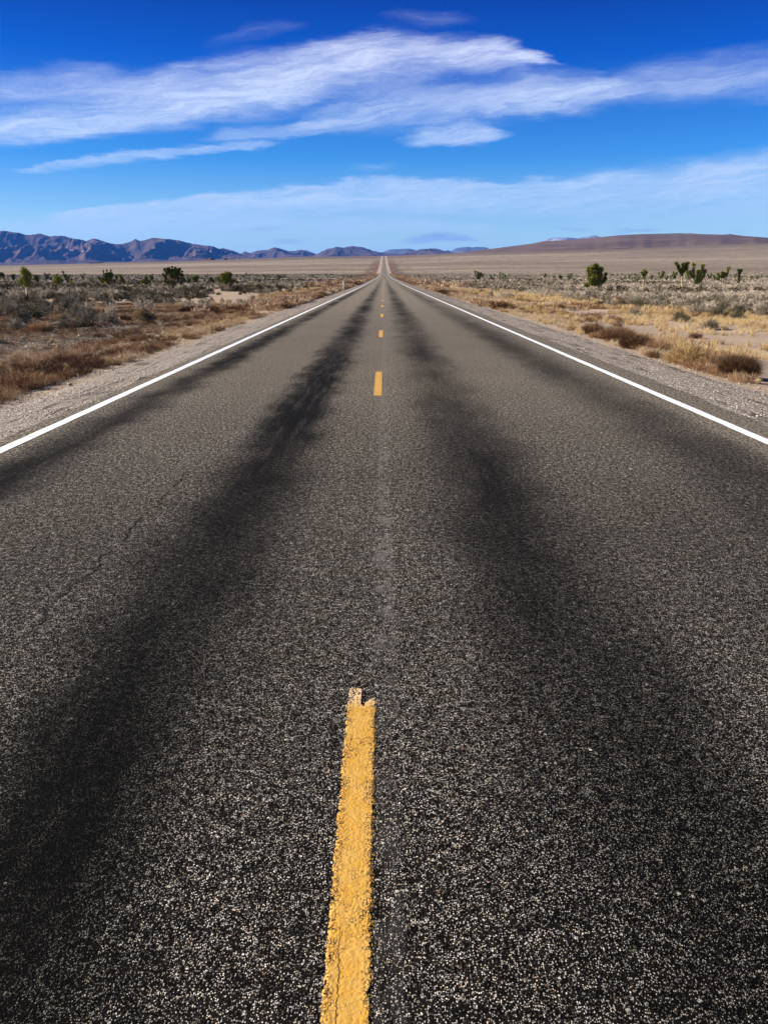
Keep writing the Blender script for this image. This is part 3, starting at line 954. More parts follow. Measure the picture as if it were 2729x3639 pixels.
BR = [(-400, 952), (0, 946), (627, 932), (1106, 915), (1400, 908), (2000, 900), (2729, 880), (3200, 870)]
L1 = [(-420, 838), (-200, 828), (-80, 822)] + c1([(0, 95), (40, 92), (100, 102), (160, 110), (210, 125), (270, 127), (340, 115), (380, 130), (430, 140), (480, 135), (550, 138),
      (620, 158), (680, 166), (730, 180), (790, 158), (830, 165), (900, 190), (980, 205), (1030, 205), (1080, 190), (1110, 182), (1145, 160), (1180, 180),
      (1230, 170), (1280, 152), (1330, 155), (1380, 160)]) + c2([(0, 162), (80, 172), (150, 190), (220, 205), (300, 215), (370, 222), (430, 245), (455, 240), (540, 260), (600, 285), (680, 315), (780, 350)])
rangemesh('mountain_range', L1, 12000, BR, 3000, M['range'], 3, 1.35, 620, 'long jagged blue brown range on the left horizon')
L2 = c2([(380, 345), (480, 325), (560, 300), (600, 290), (640, 268), (690, 280), (740, 262), (800, 254), (840, 255), (865, 240), (885, 232), (930, 240), (1000, 262), (1060, 265), (1110, 252), (1160, 260), (1230, 285), (1300, 305), (1360, 325)])
rangemesh('mountain_range', L2, 14500, BR, 2600, M['range2'], 8, 0.9, 520, 'low double humped range between the long left range and the road')
L3 = c2([(1180, 325), (1240, 295), (1290, 265), (1340, 245), (1380, 240), (1410, 228), (1470, 235), (1540, 222), (1620, 228)]) + c3([(0, 240), (30, 248), (60, 262), (130, 275), (180, 283), (240, 285), (330, 300), (400, 320)])
rangemesh('mountain_range', L3, 13500, BR, 2400, M['range2'], 14, 0.9, 480, 'rounded rocky hill range just left of the road crest')
LM = c3([(250, 310), (300, 285), (330, 278), (400, 262), (470, 255), (510, 246), (540, 242), (600, 250), (640, 258), (680, 265), (750, 280), (850, 300)])
rangemesh('mountain_range', LM, 13000, BR, 3000, M['range2'], 21, 0.9, 450, 'small brown hill range just right of the road crest')
LB = c3([(60, 300), (120, 282), (150, 270), (200, 252), (240, 246), (280, 248), (330, 243), (370, 242), (395, 250), (420, 258), (450, 250), (480, 245), (520, 246), (570, 240), (600, 245), (640, 255), (660, 265)])
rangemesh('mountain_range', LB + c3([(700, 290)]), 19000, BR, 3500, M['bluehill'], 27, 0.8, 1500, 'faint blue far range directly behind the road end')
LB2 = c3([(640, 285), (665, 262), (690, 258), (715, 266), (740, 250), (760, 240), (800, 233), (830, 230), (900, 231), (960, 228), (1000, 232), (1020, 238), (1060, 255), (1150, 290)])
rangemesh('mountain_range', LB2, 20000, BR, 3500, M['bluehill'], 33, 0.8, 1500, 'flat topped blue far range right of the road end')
LS = c3([(1300, 235), (1400, 200), (1480, 183), (1520, 165), (1550, 155), (1600, 152)]) + c4([(0, 148), (60, 158), (100, 150), (130, 148), (160, 138), (190, 130), (215, 134), (240, 143), (300, 148), (380, 160), (500, 200)])
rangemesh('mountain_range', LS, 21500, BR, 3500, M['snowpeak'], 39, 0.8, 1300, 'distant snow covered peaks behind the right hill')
RH = c3([(560, 320), (640, 296), (700, 284), (850, 270), (1000, 250), (1200, 225), (1400, 200), (1500, 180), (1659, 172)]) + c4([(100, 160), (200, 150), (400, 130), (600, 120), (750, 116), (900, 113), (1000, 114), (1100, 120), (1280, 125), (1310, 122), (1340, 119), (1380, 126), (1450, 135), (1560, 143), (1659, 150), (1900, 165), (2300, 190)])
rangemesh('hill', RH, 6500, [(1400, 912), (1700, 900), (2000, 893), (2300, 880), (2729, 868), (3200, 855)], 2200, M['redhill'], 45, 0.09, 330, 'broad smooth red brown hill on the right horizon', steep=1.0, fan=0, kern=240)

# ------------------------------------------------------------------ joshua trees
def rosette(mb, c, axis, r, n, rng, tone, down=0.25):
    """ball of stiff spikes round a branch tip"""
    d = rng.normal(size=(n, 3)); d /= np.linalg.norm(d, axis=1, keepdims=True)
    d = d + np.asarray(axis) * 0.45
    p = np.asarray(c) + d * r * 0.15
    v, f = blades(p, d, r * rng.uniform(0.75, 1.1, n), r * 0.26, rng)
    mb.add(v, f, None, tone)


def clad(mb, pts, r, n, rng, tone):
    """spikes down a limb, pointing outward and a little up"""
    pts = np.asarray(pts, float)
    seg = rng.uniform(0, len(pts) - 1.001, n)
    i = seg.astype(int); fr = (seg - i)[:, None]
    p = pts[i] * (1 - fr) + pts[i + 1] * fr
    ax = pts[i + 1] - pts[i]; ax /= np.linalg.norm(ax, axis=1, keepdims=True) + 1e-9
    d = rng.normal(size=(n, 3)); d -= ax * (d * ax).sum(1, keepdims=True); d /= np.linalg.norm(d, axis=1, keepdims=True)
    d = d + ax * rng.uniform(-0.15, 0.8, (n, 1))
    v, f = blades(p + d * r * 0.1, d, r * rng.uniform(0.8, 1.15, n), r * 0.24, rng)
    mb.add(v, f, None, tone)


def curve_pts(p0, p1, bow, n=6):
    p0 = np.array(p0, float); p1 = np.array(p1, float)
    t = np.linspace(0, 1, n)[:, None]
    mid = (p0 + p1) / 2 + np.array(bow)
    return (1 - t) ** 2 * p0 + 2 * t * (1 - t) * mid + t * t * p1


def joshua(name, limbs, label, loc, seed, rz=0.0, scale=1.0, dens=1.0, group='joshua trees in the brush', tone=0.5, skirt_r=1.0):
    """limbs: (p0, p1, bow, bark radius, leaf radius, fraction where leaves start, tip rosette radius)"""
    rng = np.random.default_rng(seed)
    root = empty(name, loc, rz)
    tag(root, label, 'joshua tree', group)
    tk, cr = MB(), MB()
    for (p0, p1, bow, rb, rl, f0, rt) in limbs:
        pts = curve_pts(p0, p1, bow, 8)
        tk.tube(pts * scale, np.linspace(rb, rb * 0.75, 8) * scale, 7)
        if rl > 0:
            k = int(round(f0 * 7))
            ln = np.linalg.norm(pts[-1] - pts[0]) * (1 - f0)
            sub = pts[min(k, 6):]
            n = int(max(40, 300 * ln / max(rl, 0.05) * 0.35) * dens)
            clad(cr, sub * scale, rl * 1.05 * scale, n, rng, float(np.clip(tone + rng.uniform(-0.12, 0.12), 0, 1)))
        if rt > 0:
            ax = pts[-1] - pts[-2]; ax /= np.linalg.norm(ax)
            rosette(cr, pts[-1] * scale, ax, rt * 1.2 * scale, int(150 * dens), rng, float(np.clip(tone + 0.12 + rng.uniform(-0.1, 0.15), 0, 1)))
    tk.build('trunk', M['bark'], root, smooth=True)
    cr.build('crown', M['yucca'], root)
    return root


def bushy(w_, h_, n, seed, trunk_h=0.18, leaf=0.16, open_=False, trunks=1):
    """a much-forked joshua tree inside an outline w_ x h_"""
    rng = np.random.default_rng(seed)
    L = []
    for t_ in range(trunks):
        bx = (t_ - (trunks - 1) / 2) * w_ * 0.28
        p0 = (bx, 0, -0.2); p1 = (bx * 1.2, 0, trunk_h * h_)
        L.append((p0, p1, (0, 0, 0), 0.075 * h_ ** 0.6, 0, 0, 0))
        m = n // trunks
        for k in range(m):
            a = rng.uniform(0, 2 * PI); e = rng.uniform(0.02, 1)
            rr = math.sqrt(max(0, 1 - (2 * e - 0.92) ** 2 / 1.2)) * w_ / 2 * rng.uniform(0.35, 1.0) ** 0.5 * 0.95
            tip = (bx * 0.7 + math.cos(a) * rr, math.sin(a) * rr, trunk_h * h_ + e * (h_ * (0.96 - trunk_h)) * rng.uniform(0.9, 1.0))
            L.append((p1, tip, (math.cos(a) * rr * 0.25, math.sin(a) * rr * 0.25, -0.12 * h_ * (1 - e)), 0.045, leaf * rng.uniform(0.8, 1.1), 0.8 if open_ else 0.55, leaf * (rng.uniform(1.9, 2.5) if open_ else rng.uniform(1.4, 1.95))))
    return L


def plant_tree(xp, top, base, limbs_fn, label, seed, name='joshua_tree', tone=0.5, rz=0.0, dens=1.0, group='joshua trees in the brush'):
    x, y, z, mpp = at(xp, base + 3)
    H = (base + 3 - top) * mpp
    return joshua(name, limbs_fn(H, mpp), label, (x, y, z), seed, rz, 1.0, dens, group, tone)


# left column tree: one thick shaggy column with two heads
plant_tree(102, 957, 1056, lambda H, m: [
    ((-0.02, 0, -0.2), (0.0, 0, H * 0.42), (0, 0, 0), 0.15, 0, 0, 0),
    ((0, 0, H * 0.36), (-0.10, 0, H * 0.88), (-0.05, 0, 0), 0.11, 0.30, 0.0, 0.36),
    ((0.02, 0, H * 0.38), (0.22, 0.05, H * 0.78), (0.05, 0, 0), 0.10, 0.30, 0.0, 0.30)],
    'thick single column joshua tree with two green heads and pale trunk, far left', 101, tone=0.62, dens=1.2)
plant_tree(620, 944, 1014, lambda H, m: bushy(62 * m, H * 0.94, 140, 7, 0.04, 0.12, True, 3),
    'largest dark round crowned many branched joshua tree left of the road', 102, tone=0.22)
plant_tree(700, 982, 1015, lambda H, m: [((0.1, 0, -0.2), (-0.18, 0, H * 0.42), (0, 0, 0), 0.13, 0, 0, 0)] +
    [((-0.18, 0, H * 0.36), (q[0] * H, 0.1 * q[0], q[1] * H), (0, 0, 0), 0.06, 0.2, 0.1, 0.27) for q in ((-0.3, 0.8), (-0.1, 0.9), (0.1, 0.92), (0.25, 0.85), (0.02, 0.72))],
    'small fan headed joshua tree on leaning pale trunk between two bigger ones', 103, tone=0.42)
plant_tree(808, 969, 1018, lambda H, m: bushy(34 * m, H, 30, 9, 0.26, 0.22, False, 2) + [((0.5, 0, 0.2), (1.15, 0.1, 1.1), (0.1, 0, -0.1), 0.05, 0.2, 0.3, 0.26), ((0.5, 0, 0.2), (0.9, 0.1, 0.7), (0.1, 0, -0.1), 0.05, 0.2, 0.3, 0.26)],
    'bushy green joshua tree with twin pale trunks, nearest the road on the left', 104, tone=0.55)
plant_tree(786, 985, 1012, lambda H, m: bushy(15 * m, H, 6, 10, 0.3, 0.2),
    'stubby joshua tree close against the left side of the twin trunked one', 105, tone=0.35)
plant_tree(389, 962, 1013, lambda H, m: bushy(48 * m, H * 0.82, 34, 12, 0.22, 0.22, False, 3) +
    [((x0, 0, H * 0.4), (x0 * 1.5, 0, H * z0), (0, 0, 0), 0.05, 0.13, 0.5, 0.2) for x0, z0 in ((-0.6, 0.94), (-0.1, 0.98), (0.45, 1.0))],
    'wide joshua tree with three knobs above a full crown, left of the round crowned one', 106, tone=0.45)
plant_tree(211, 984, 1015, lambda H, m: bushy(28 * m, H, 16, 13, 0.35, 0.22),
    'low green topped joshua tree on short pale trunk, left of the leaning cluster', 107, tone=0.55)
plant_tree(238, 966, 1011, lambda H, m: [((0, 0, -0.2), (0.0, 0, H * 0.3), (0, 0, 0), 0.12, 0, 0, 0), ((0, 0, 0.3 * H), (-0.45, 0, H * 0.95), (0.05, 0, 0), 0.07, 0.2, 0.1, 0.26),
    ((0, 0, 0.3 * H), (0.1, 0, H * 0.72), (0, 0, 0), 0.07, 0.24, 0.1, 0.28), ((0, 0, 0.3 * H), (0.65, 0, H * 0.6), (0, 0, -0.2), 0.07, 0.24, 0.1, 0.28), ((0, 0, 0.2 * H), (1.2, 0, H * 0.42), (0, 0, -0.2), 0.07, 0.22, 0.2, 0.28)],
    'leaning joshua tree with one tall head left and arms sinking right', 108, tone=0.45)
plant_tree(437, 983, 1015, lambda H, m: bushy(20 * m, H, 10, 15, 0.35, 0.2), 'small round joshua tree on clear pale trunk right of the three knobbed one', 109, tone=0.4)
plant_tree(9, 969, 1004, lambda H, m: bushy(18 * m, H, 8, 16, 0.4, 0.22), 'joshua tree with spreading top at the very left edge', 110, tone=0.3)
plant_tree(53, 977, 1010, lambda H, m: [((0, 0, -0.2), (0, 0, H * 0.5), (0, 0, 0), 0.09, 0, 0, 0), ((0, 0, H * 0.4), (-0.2, 0, H * 0.9), (0, 0, 0), 0.06, 0.24, 0.1, 0.3), ((0, 0, H * 0.4), (0.25, 0, H * 0.95), (0, 0, 0), 0.06, 0.2, 0.1, 0.25)],
    'thin trunked joshua tree with narrow forked head left of the shaggy column', 111, tone=0.3)
plant_tree(134, 979, 1006, lambda H, m: bushy(16 * m, H, 8, 18, 0.3, 0.22), 'dark compact joshua tree just right of the shaggy column', 112, tone=0.22)
plant_tree(172, 971, 1000, lambda H, m: [((0, 0, -0.2), (0, 0, H * 0.3), (0, 0, 0), 0.1, 0, 0, 0)] + [((0, 0, H * 0.25), (q * H, 0, H * z_), (q * 0.3, 0, 0), 0.06, 0.22, 0.1, 0.27) for q, z_ in ((-0.25, 0.92), (0.02, 0.8), (0.26, 0.88))],
    'v shaped joshua tree with three upright arms in the left distance', 113, tone=0.35)
plant_tree(84, 995, 1016, lambda H, m: bushy(22 * m, H, 8, 19, 0.1, 0.22), 'low leafy green joshua clump at the foot of the shaggy column', 114, tone=0.55)
plant_tree(521, 985, 1011, lambda H, m: bushy(27 * m, H, 13, 20, 0.12, 0.24), 'low green mounded joshua tree left of the largest round one', 115, tone=0.42)
plant_tree(543, 981, 1008, lambda H, m: [((0, 0, -0.2), (0, 0, H * 0.5), (0, 0, 0), 0.08, 0, 0, 0), ((0, 0, H * 0.4), (-0.28, 0, H * 0.88), (0, 0, 0), 0.06, 0.22, 0.1, 0.28), ((0, 0, H * 0.4), (0.2, 0, H * 0.85), (0.1, 0, 0), 0.06, 0.22, 0.1, 0.28)],
    'two headed joshua tree squeezed beside the largest round one', 116, tone=0.3)
plant_tree(675, 990, 1009, lambda H, m: bushy(12 * m, H, 5, 22, 0.3, 0.2), 'small dark joshua tree right beside the largest round one', 117, tone=0.28)
plant_tree(753, 987, 1006, lambda H, m: bushy(17 * m, H, 7, 23, 0.15, 0.22), 'low dark joshua mound left of the stubby and twin trunked pair', 118, tone=0.3)
# right side
plant_tree(2109, 944, 1024, lambda H, m: bushy(60 * m, H, 40, 31, 0.12, 0.25, False, 2) + [((1.0, 0, 0.9), (1.75, 0, 1.5), (0.2, 0, -0.2), 0.06, 0.25, 0.2, 0.3), ((1.0, 0, 0.9), (1.7, 0, 2.2), (0.3, 0, 0), 0.06, 0.25, 0.2, 0.3)],
    'big full bushy green joshua tree, leftmost large one on the right', 131, tone=0.48)
plant_tree(2284, 960, 1012, lambda H, m: [((0, 0, -0.2), (0, 0, H * 0.45), (0, 0, 0), 0.12, 0, 0, 0), ((0, 0, H * 0.4), (0.05, 0, H * 0.62), (0, 0, 0), 0.09, 0.32, 0, 0.36),
    ((0, 0, H * 0.5), (-0.45, 0, H * 0.8), (0, 0, 0), 0.07, 0.26, 0.1, 0.32), ((0, 0, H * 0.5), (0.05, 0, H * 0.93), (0, 0, 0), 0.07, 0.26, 0.1, 0.34), ((0, 0, H * 0.5), (0.5, 0, H * 0.82), (0, 0, 0), 0.07, 0.24, 0.1, 0.3)],
    'lumpy three headed joshua tree on pale trunk midway to the umbrella topped one', 132, tone=0.58)
plant_tree(2418, 936, 1027, lambda H, m: [((0.25, 0, -0.2), (-0.1, 0, H * 0.55), (0.05, 0, 0), 0.11, 0, 0, 0), ((-0.1, 0, H * 0.5), (-0.12, 0, H * 0.72), (0, 0, 0), 0.09, 0.34, 0, 0.32)] +
    [((-0.1, 0, H * 0.6), (q * H, yq, H * z_), (q * 0.3, 0, -0.1), 0.07, 0.24, 0.1, 0.32) for q, yq, z_ in ((-0.24, 0, 0.94), (-0.16, 0.2, 0.84), (-0.02, -0.2, 0.90), (0.08, 0.2, 0.9), (0.16, 0, 0.95), (0.1, -0.1, 0.76), (-0.13, 0, 0.74))],
    'tall umbrella topped dark joshua tree on thin leaning trunk', 133, tone=0.3, dens=1.1)
plant_tree(2462, 936, 1016, lambda H, m: [
    ((0.1, 0, -0.2), (0.1, 0, H * 0.42), (0, 0, 0), 0.17, 0, 0, 0), ((-0.5, 0.1, -0.2), (-0.65, 0.1, H * 0.34), (0, 0, 0), 0.12, 0, 0, 0),
    ((-0.65, 0.1, H * 0.25), (-1.55, 0.1, H * 0.80), (-0.3, 0, -0.1), 0.1, 0.33, 0.1, 0.42),
    ((0.05, 0, H * 0.36), (-0.25, 0, H * 0.92), (-0.2, 0, 0), 0.1, 0.32, 0.0, 0.42),
    ((0.4, 0, H * 0.12), (1.45, 0, H * 0.86), (0.6, 0, -0.1), 0.1, 0.36, 0.1, 0.42),
    ((0.4, 0, H * 0.1), (0.75, 0.2, H * 0.62), (0.2, 0, -0.1), 0.1, 0.4, 0.05, 0.44),
    ((0.5, 0, H * 0.08), (1.95, 0, H * 0.62), (0.6, 0, -0.2), 0.1, 0.34, 0.2, 0.42),
    ((0.05, 0, H * 0.3), (-0.75, 0.1, H * 0.6), (-0.2, 0, 0), 0.1, 0.3, 0.1, 0.36)],
    'candelabra joshua tree with upright green arms beside the umbrella topped one', 134, tone=0.68, dens=1.15)
plant_tree(2566, 950, 1014, lambda H, m: [
    ((-0.3, 0, -0.2), (-0.3, 0, H * 0.5), (0, 0, 0), 0.13, 0, 0, 0), ((0.55, 0, -0.2), (0.6, 0, H * 0.5), (0, 0, 0), 0.13, 0, 0, 0), ((0.1, 0.1, -0.2), (0.1, 0.1, H * 0.5), (0, 0, 0), 0.11, 0, 0, 0),
    ((0.6, 0, H * 0.4), (0.85, 0, H * 0.93), (0, 0, 0), 0.1, 0.30, 0.1, 0.38),
    ((-0.3, 0, H * 0.4), (-1.1, 0, H * 0.6), (-0.2, 0, 0), 0.08, 0.32, 0.1, 0.38), ((-0.3, 0, H * 0.4), (-0.3, 0, H * 0.68), (0, 0, 0), 0.08, 0.34, 0, 0.38),
    ((0.1, 0, H * 0.4), (0.25, 0, H * 0.62), (0, 0, 0), 0.08, 0.34, 0, 0.38), ((-0.6, 0, H * 0.3), (-1.2, 0, H * 0.42), (-0.2, 0, 0), 0.08, 0.3, 0.2, 0.34)],
    'joshua tree with three pale trunks and one tall right hand arm', 135, tone=0.66)
plant_tree(2622, 958, 1009, lambda H, m: [((0.05, 0, -0.2), (0, 0, H * 0.3), (0, 0, 0), 0.12, 0, 0, 0), ((0, 0, H * 0.1), (-0.05, 0, H * 0.9), (0.1, 0, 0), 0.1, 0.34, 0.0, 0.36), ((0, 0, H * 0.6), (0.4, 0, H * 0.92), (0, 0, 0), 0.1, 0.24, 0.1, 0.28), ((0, 0, H * 0.6), (-0.4, 0, H * 0.93), (0, 0, 0), 0.1, 0.2, 0.1, 0.24)],
    'dark upright column joshua tree nearest the right edge of the photo', 136, tone=0.2)
SM = [(2234, 975, 1000, 2, 'pair headed small joshua tree right of the big bushy one', .3), (2261, 977, 1006, 3, 'narrow upright small joshua tree left of the lumpy headed one', .55),
      (2249, 992, 1006, 2, 'tiny low joshua tree at the foot of the narrow upright one', .5), (2312, 977, 999, 4, 'small ragged joshua tree right of the lumpy headed one', .5),
      (2347, 962, 1001, 5, 'tall thin forked joshua tree with leaves on the left arms', .6), (2366, 979, 1000, 4, 'small fan topped joshua tree on slender trunk left of the umbrella one', .35),
      (2383, 976, 996, 2, 'tiny dark joshua tree left of the v shaped one by the umbrella top', .3), (2397, 965, 1000, 5, 'v shaped dark joshua tree touching the umbrella topped one', .35),
      (2518, 972, 996, 5, 'small spreading joshua tree between candelabra and three trunked ones', .4), (2320, 997, 1012, 5, 'low bright green joshua clump under the ragged small one', .7),
      (2641, 994, 1006, 4, 'low bright green joshua clump by the right hand column', .75), (1697, 963, 1006, 6, 'dark knobby joshua tree alone right of the road', .35),
      (1776, 969, 1003, 0, 'single upright joshua column beside its twin columns', .5), (1786, 972, 1001, 0, 'middle joshua column of three standing together', .4), (1793, 978, 1002, 0, 'short right joshua column of three standing together', .5),
      (1933, 972, 992, 6, 'small sprawling joshua tree midway across the right flat', .6), (1971, 977, 990, 4, 'small green joshua tree left of a dark one on the right flat', .6), (1992, 976, 999, 6, 'small dark bushy joshua tree on the right flat', .25), (1883, 988, 1002, 4, 'tiny round joshua tree alone in the sage of the right flat', .3),
      (188, 984, 1000, 3, 'small dark two headed joshua tree beside the v shaped one', .25), (255, 995, 1014, 4, 'low bright green joshua clump under the sinking arms', .75), (333, 990, 1012, 3, 'small joshua tree beside a bare dead pole', .4),
      (300, 975, 1000, 3, 'slim forked joshua tree right of the leaning cluster', .3), (870, 973, 990, 3, 'tiny dark joshua tree right of the twin trunked one', .2), (1013, 972, 984, 3, 'tiny lone joshua tree left of the road markers', .2),
      (1490, 972, 986, 2, 'tiny lone joshua tree just right of the road', .25), (1604, 968, 975, 2, 'tiny far joshua tree on the right plain', .2)]
for i, (xp, tp, bs, nb, lab, tn) in enumerate(SM):
    def fn(H, m, nb=nb, i=i):
        rng = np.random.default_rng(500 + i)
        L = [((0, 0, -0.2), (0, 0, H * 0.4), (0, 0, 0), 0.10, 0, 0, 0)]
        if nb == 0:
            return L + [((0, 0, H * 0.15), (0.03, 0, H * 0.92), (0, 0, 0), 0.1, 0.30, 0.0, 0.32)]
        for q in range(nb):
            a_ = rng.uniform(-1, 1)
            L.append(((0, 0, H * 0.3), (a_ * H * 0.3, rng.uniform(-.2, .2) * H, H * rng.uniform(0.6, 0.92)), (a_ * 0.1, 0, -0.05), 0.06, 0.13 * H ** 0.5, 0.15, 0.17 * H ** 0.5))
        return L
    plant_tree(xp, tp, bs, fn, lab, 300 + i, tone=tn, dens=0.6)

# far small joshua trees, many alike: copies of six forms
FP = []
for i in range(6):
    rng = np.random.default_rng(900 + i)
    L = [((0, 0, -0.3), (0.05, 0, 1.1), (0, 0, 0), 0.12, 0, 0, 0)]
    for q in range((2, 3, 4, 5, 7, 1)[i]):
        a_ = rng.uniform(-1, 1)
        L.append(((0, 0, 0.9), (a_ * 0.9, rng.uniform(-.7, .7), rng.uniform(1.5, 2.7)), (a_ * 0.2, 0, -0.1), 0.08, 0.24, 0.2, 0.32))
    FP.append(joshua('joshua_tree', L, 'x', (0, 0, 0), 950 + i, tone=0.2, dens=0.35, group='x'))
used = [False] * 6
rng = np.random.default_rng(77)
cnt = 0
while cnt < 190:
    left = rng.random() < 0.66
    D = 190 + 560 * rng.random() ** 0.75
    if left:
        X = -D * rng.uniform(0.06, 0.52) - 6
        if rng.random() < 0.45 and abs(X) / D < 0.3: continue
    else:
        X = D * rng.uniform(0.07, 0.5) + 6
        if rng.random() < 0.3 and abs(X) / D < 0.25: continue
    k = int(rng.integers(0, 6)); src = FP[k]
    if not used[k]:
        o = src; used[k] = True
    else:
        o = src.copy(); COL.objects.link(o)
        for ch in src.children:
            c = ch.copy(); COL.objects.link(c); c.parent = o
    o.location = (X, D, float(ground_z(X, D)))
    s_ = rng.uniform(0.45, 0.95)
    o.scale = (s_, s_, s_); o.rotation_euler = (0, 0, rng.uniform(0, 6.28))
    o['label'] = 'tiny joshua tree scattered over the far flat left of the road' if left else 'tiny joshua tree scattered over the far flat right of the road'
    o['group'] = 'far joshua trees left of the road' if left else 'far joshua trees right of the road'
    cnt += 1

# ------------------------------------------------------------------ sagebrush
def in_view(x, y, m=0.54, pad=3):
    return np.abs(x) < m * y + pad


def sage_density(x, y):
    """1 = thick brush, 0 = none; follows the photograph's belts"""
    ax = np.abs(x); left = x < 0
    dl = ss(ax, 9, 15) * ss(y + 0.35 * (fbm(x / 12, y / 12, 51, 3) - .5) * 60, 25, 38) * (0.35 + 0.65 * ss(ax, 12, 24))
    dl = np.maximum(dl, 0.10 * ss(ax, 9, 12) * ss(y, 18, 26))
    dr = ss(ax, 13.5, 19) * ss(y + (fbm(x / 12, y / 12, 52, 3) - .5) * 24, 34, 46)
    dr = np.maximum(dr, 0.05 * ss(ax, 9, 12) * ss(y, 24, 30))
    # farther on the verge strip narrows away from the brush
    d = np.where(left, dl, dr)
    cl_ = fbm(x / 4.5, y / 6.0, 61, 3)
    return d * (0.14 + 1.2 * ss(cl_, 0.40, 0.58))


def draw(n, y0, y1, dens_fn, rng, seedpow=1.0, m=0.54):
    out = []
    tot = 0
    while tot < n:
        y = np.sqrt(rng.uniform(y0 ** 2, y1 ** 2, 60000))
        x = rng.uniform(-1, 1, 60000) * (m * y + 3)
        k = rng.random(60000) < dens_fn(x, y)
        out.append(np.stack([x[k], y[k]], 1)); tot += k.sum()
        if k.sum() == 0: break
    return np.concatenate(out)[:n]


rng = np.random.default_rng(404)
area = lambda a, b: 0.54 * (b * b - a * a)
near_pts = draw(300, 16, 61, sage_density, rng)
# keep the nearest plants individual, a little apart from one another
near_pts = near_pts[np.argsort(near_pts[:, 1])]
SP = []
for i in range(10):
    r_ = np.random.default_rng(600 + i)
    v, f = unit_sage(2600, 0.115, 0.020, r_, stems=40 + 4 * i, H=r_.uniform(0.85, 1.1), Wd=r_.uniform(0.6, 0.85))
    mb = MB(); mb.add(v, f, None, (0.62, 0.5, 0.72, 0.34, 0.58, 0.8, 0.46, 0.24, 0.66, 0.55)[i])
    mb.add(*(lambda t: (t[0], t[1]))(unit_weed(160, 0.6, 0.018, r_, 0.35)), None, 0.12)
    SP.append(mb.build('sagebrush', M['sage'], link=False))
tn = (0.62, 0.5, 0.72, 0.34, 0.58, 0.8, 0.46, 0.24, 0.66, 0.55)
first = [True] * 10
for i, (x, y) in enumerate(near_pts):
    k = int(rng.integers(0, 10))
    o = SP[k] if first[k] else SP[k].copy()
    first[k] = False
    COL.objects.link(o)
    o.location = (x, y, float(ground_z(x, y)) - 0.03)
    h = rng.uniform(0.38, 0.82) * (1.0 if x < 0 else 0.92)
    if y < 34: h *= 0.7
    wv = h * rng.uniform(1.0, 1.35)
    o.scale = (wv, wv * rng.uniform(0.8, 1.1), h)
    o.rotation_euler = (0, 0, rng.uniform(0, 6.28))
    side = 'left' if x < 0 else 'right'
    t_ = 'dark olive' if tn[k] < 0.4 else ('mid grey' if tn[k] < 0.6 else 'pale silvery')
    where = 'at the near open edge' if y < 40 else 'in the dense belt'
    tag(o, f'{t_} twiggy sagebrush {where} of brush {side} of the road', 'shrub', f'{t_} sagebrush {where} {side} of the road')

mid_p = []
for i in range(12):
    r_ = np.random.default_rng(640 + i)
    mid_p.append(unit_sage(640, 0.17, 0.052, r_, stems=22, H=r_.uniform(0.85, 1.1), Wd=r_.uniform(0.6, 0.85)))
mid2_p = []
for i in range(12):
    r_ = np.random.default_rng(660 + i)
    mid2_p.append(unit_sage(90, 0.34, 0.13, r_, stems=16, H=r_.uniform(0.85, 1.1), Wd=r_.uniform(0.6, 0.85)))
far_p = []
for i in range(12):
    r_ = np.random.default_rng(680 + i)
    far_p.append(unit_sage(16, 0.6, 0.42, r_, stems=8, H=1.0, Wd=0.8, inner=0.1))


def tone_field(x, y, rng):
    t = 0.52 + (fbm(x / 16, y / 16, 91, 3) - 0.5) * 1.5 + rng.normal(0, 0.20, len(x))
    t = t + np.where(x > 0, 0.07, -0.10)
    return np.clip(t, 0.05, 1.0)


parts = []
for (n, y0, y1, pr, hs) in ((1900, 44, 110, mid_p, (0.26, 0.72)), (6500, 110, 260, mid2_p, (0.28, 0.72)), (24000, 260, 950, far_p, (0.3, 0.75))):
    p = draw(n, y0, y1, sage_density, rng)
    if y0 == 44: p = p[rng.random(len(p)) < ss(p[:, 1], 42, 60) + 0.15]
    h = rng.uniform(*hs, len(p)) * np.where(rng.random(len(p)) < 0.06, 1.3, 1.0)
    parts.append(scatter('s', pr, p[:, 0], p[:, 1], h, h * rng.uniform(1.0, 1.35, len(p)), tone_field(p[:, 0], p[:, 1], rng), M['sage'], rng))
stuff_mesh('sagebrush_belt', parts, M['sage'], 'thick grey sagebrush covering the flats beyond the nearest shrubs', 'brush')

# ------------------------------------------------------------------ dry weeds and straw along the verges
wd_near = [unit_weed(230, 0.36, 0.020, np.random.default_rng(700 + i)) for i in range(8)]
wd_mid = [unit_weed(90, 0.5, 0.05, np.random.default_rng(720 + i)) for i in range(8)]
wd_far = [unit_weed(14, 0.8, 0.22, np.random.default_rng(740 + i)) for i in range(8)]


def verge(n, y0, y1, proto, hr, rng, out0, out1, side, pow_=1.6, wmul=1.25, clump=0.45):
    y = y0 * (y1 / y0) ** rng.random(n) if y1 / y0 > 4 else rng.uniform(y0, y1, n)
    e = 5.15 if side < 0 else 5.75
    x = side * (e + out0 + (out1 - out0) * rng.random(n) ** pow_ + (fbm(y * 0.45, y * 0, 31 if side < 0 else 37, 3) - .5) * 0.4)
    k = (fbm(x / 1.1, y / 1.6, 811, 3) > clump) & in_view(x, y, 0.56, 2)
    x, y = x[k], y[k]
    h = rng.uniform(*hr, len(x))
    t = np.clip(0.50 + (fbm(x / 1.6, y / 2.5, 821, 3) - 0.5) * 2.4 + rng.normal(0, .2, len(x)), 0, 1)
    return scatter('w', proto, x, y, h, h * wmul * rng.uniform(.8, 1.2, len(x)), t, M['weed'], rng)


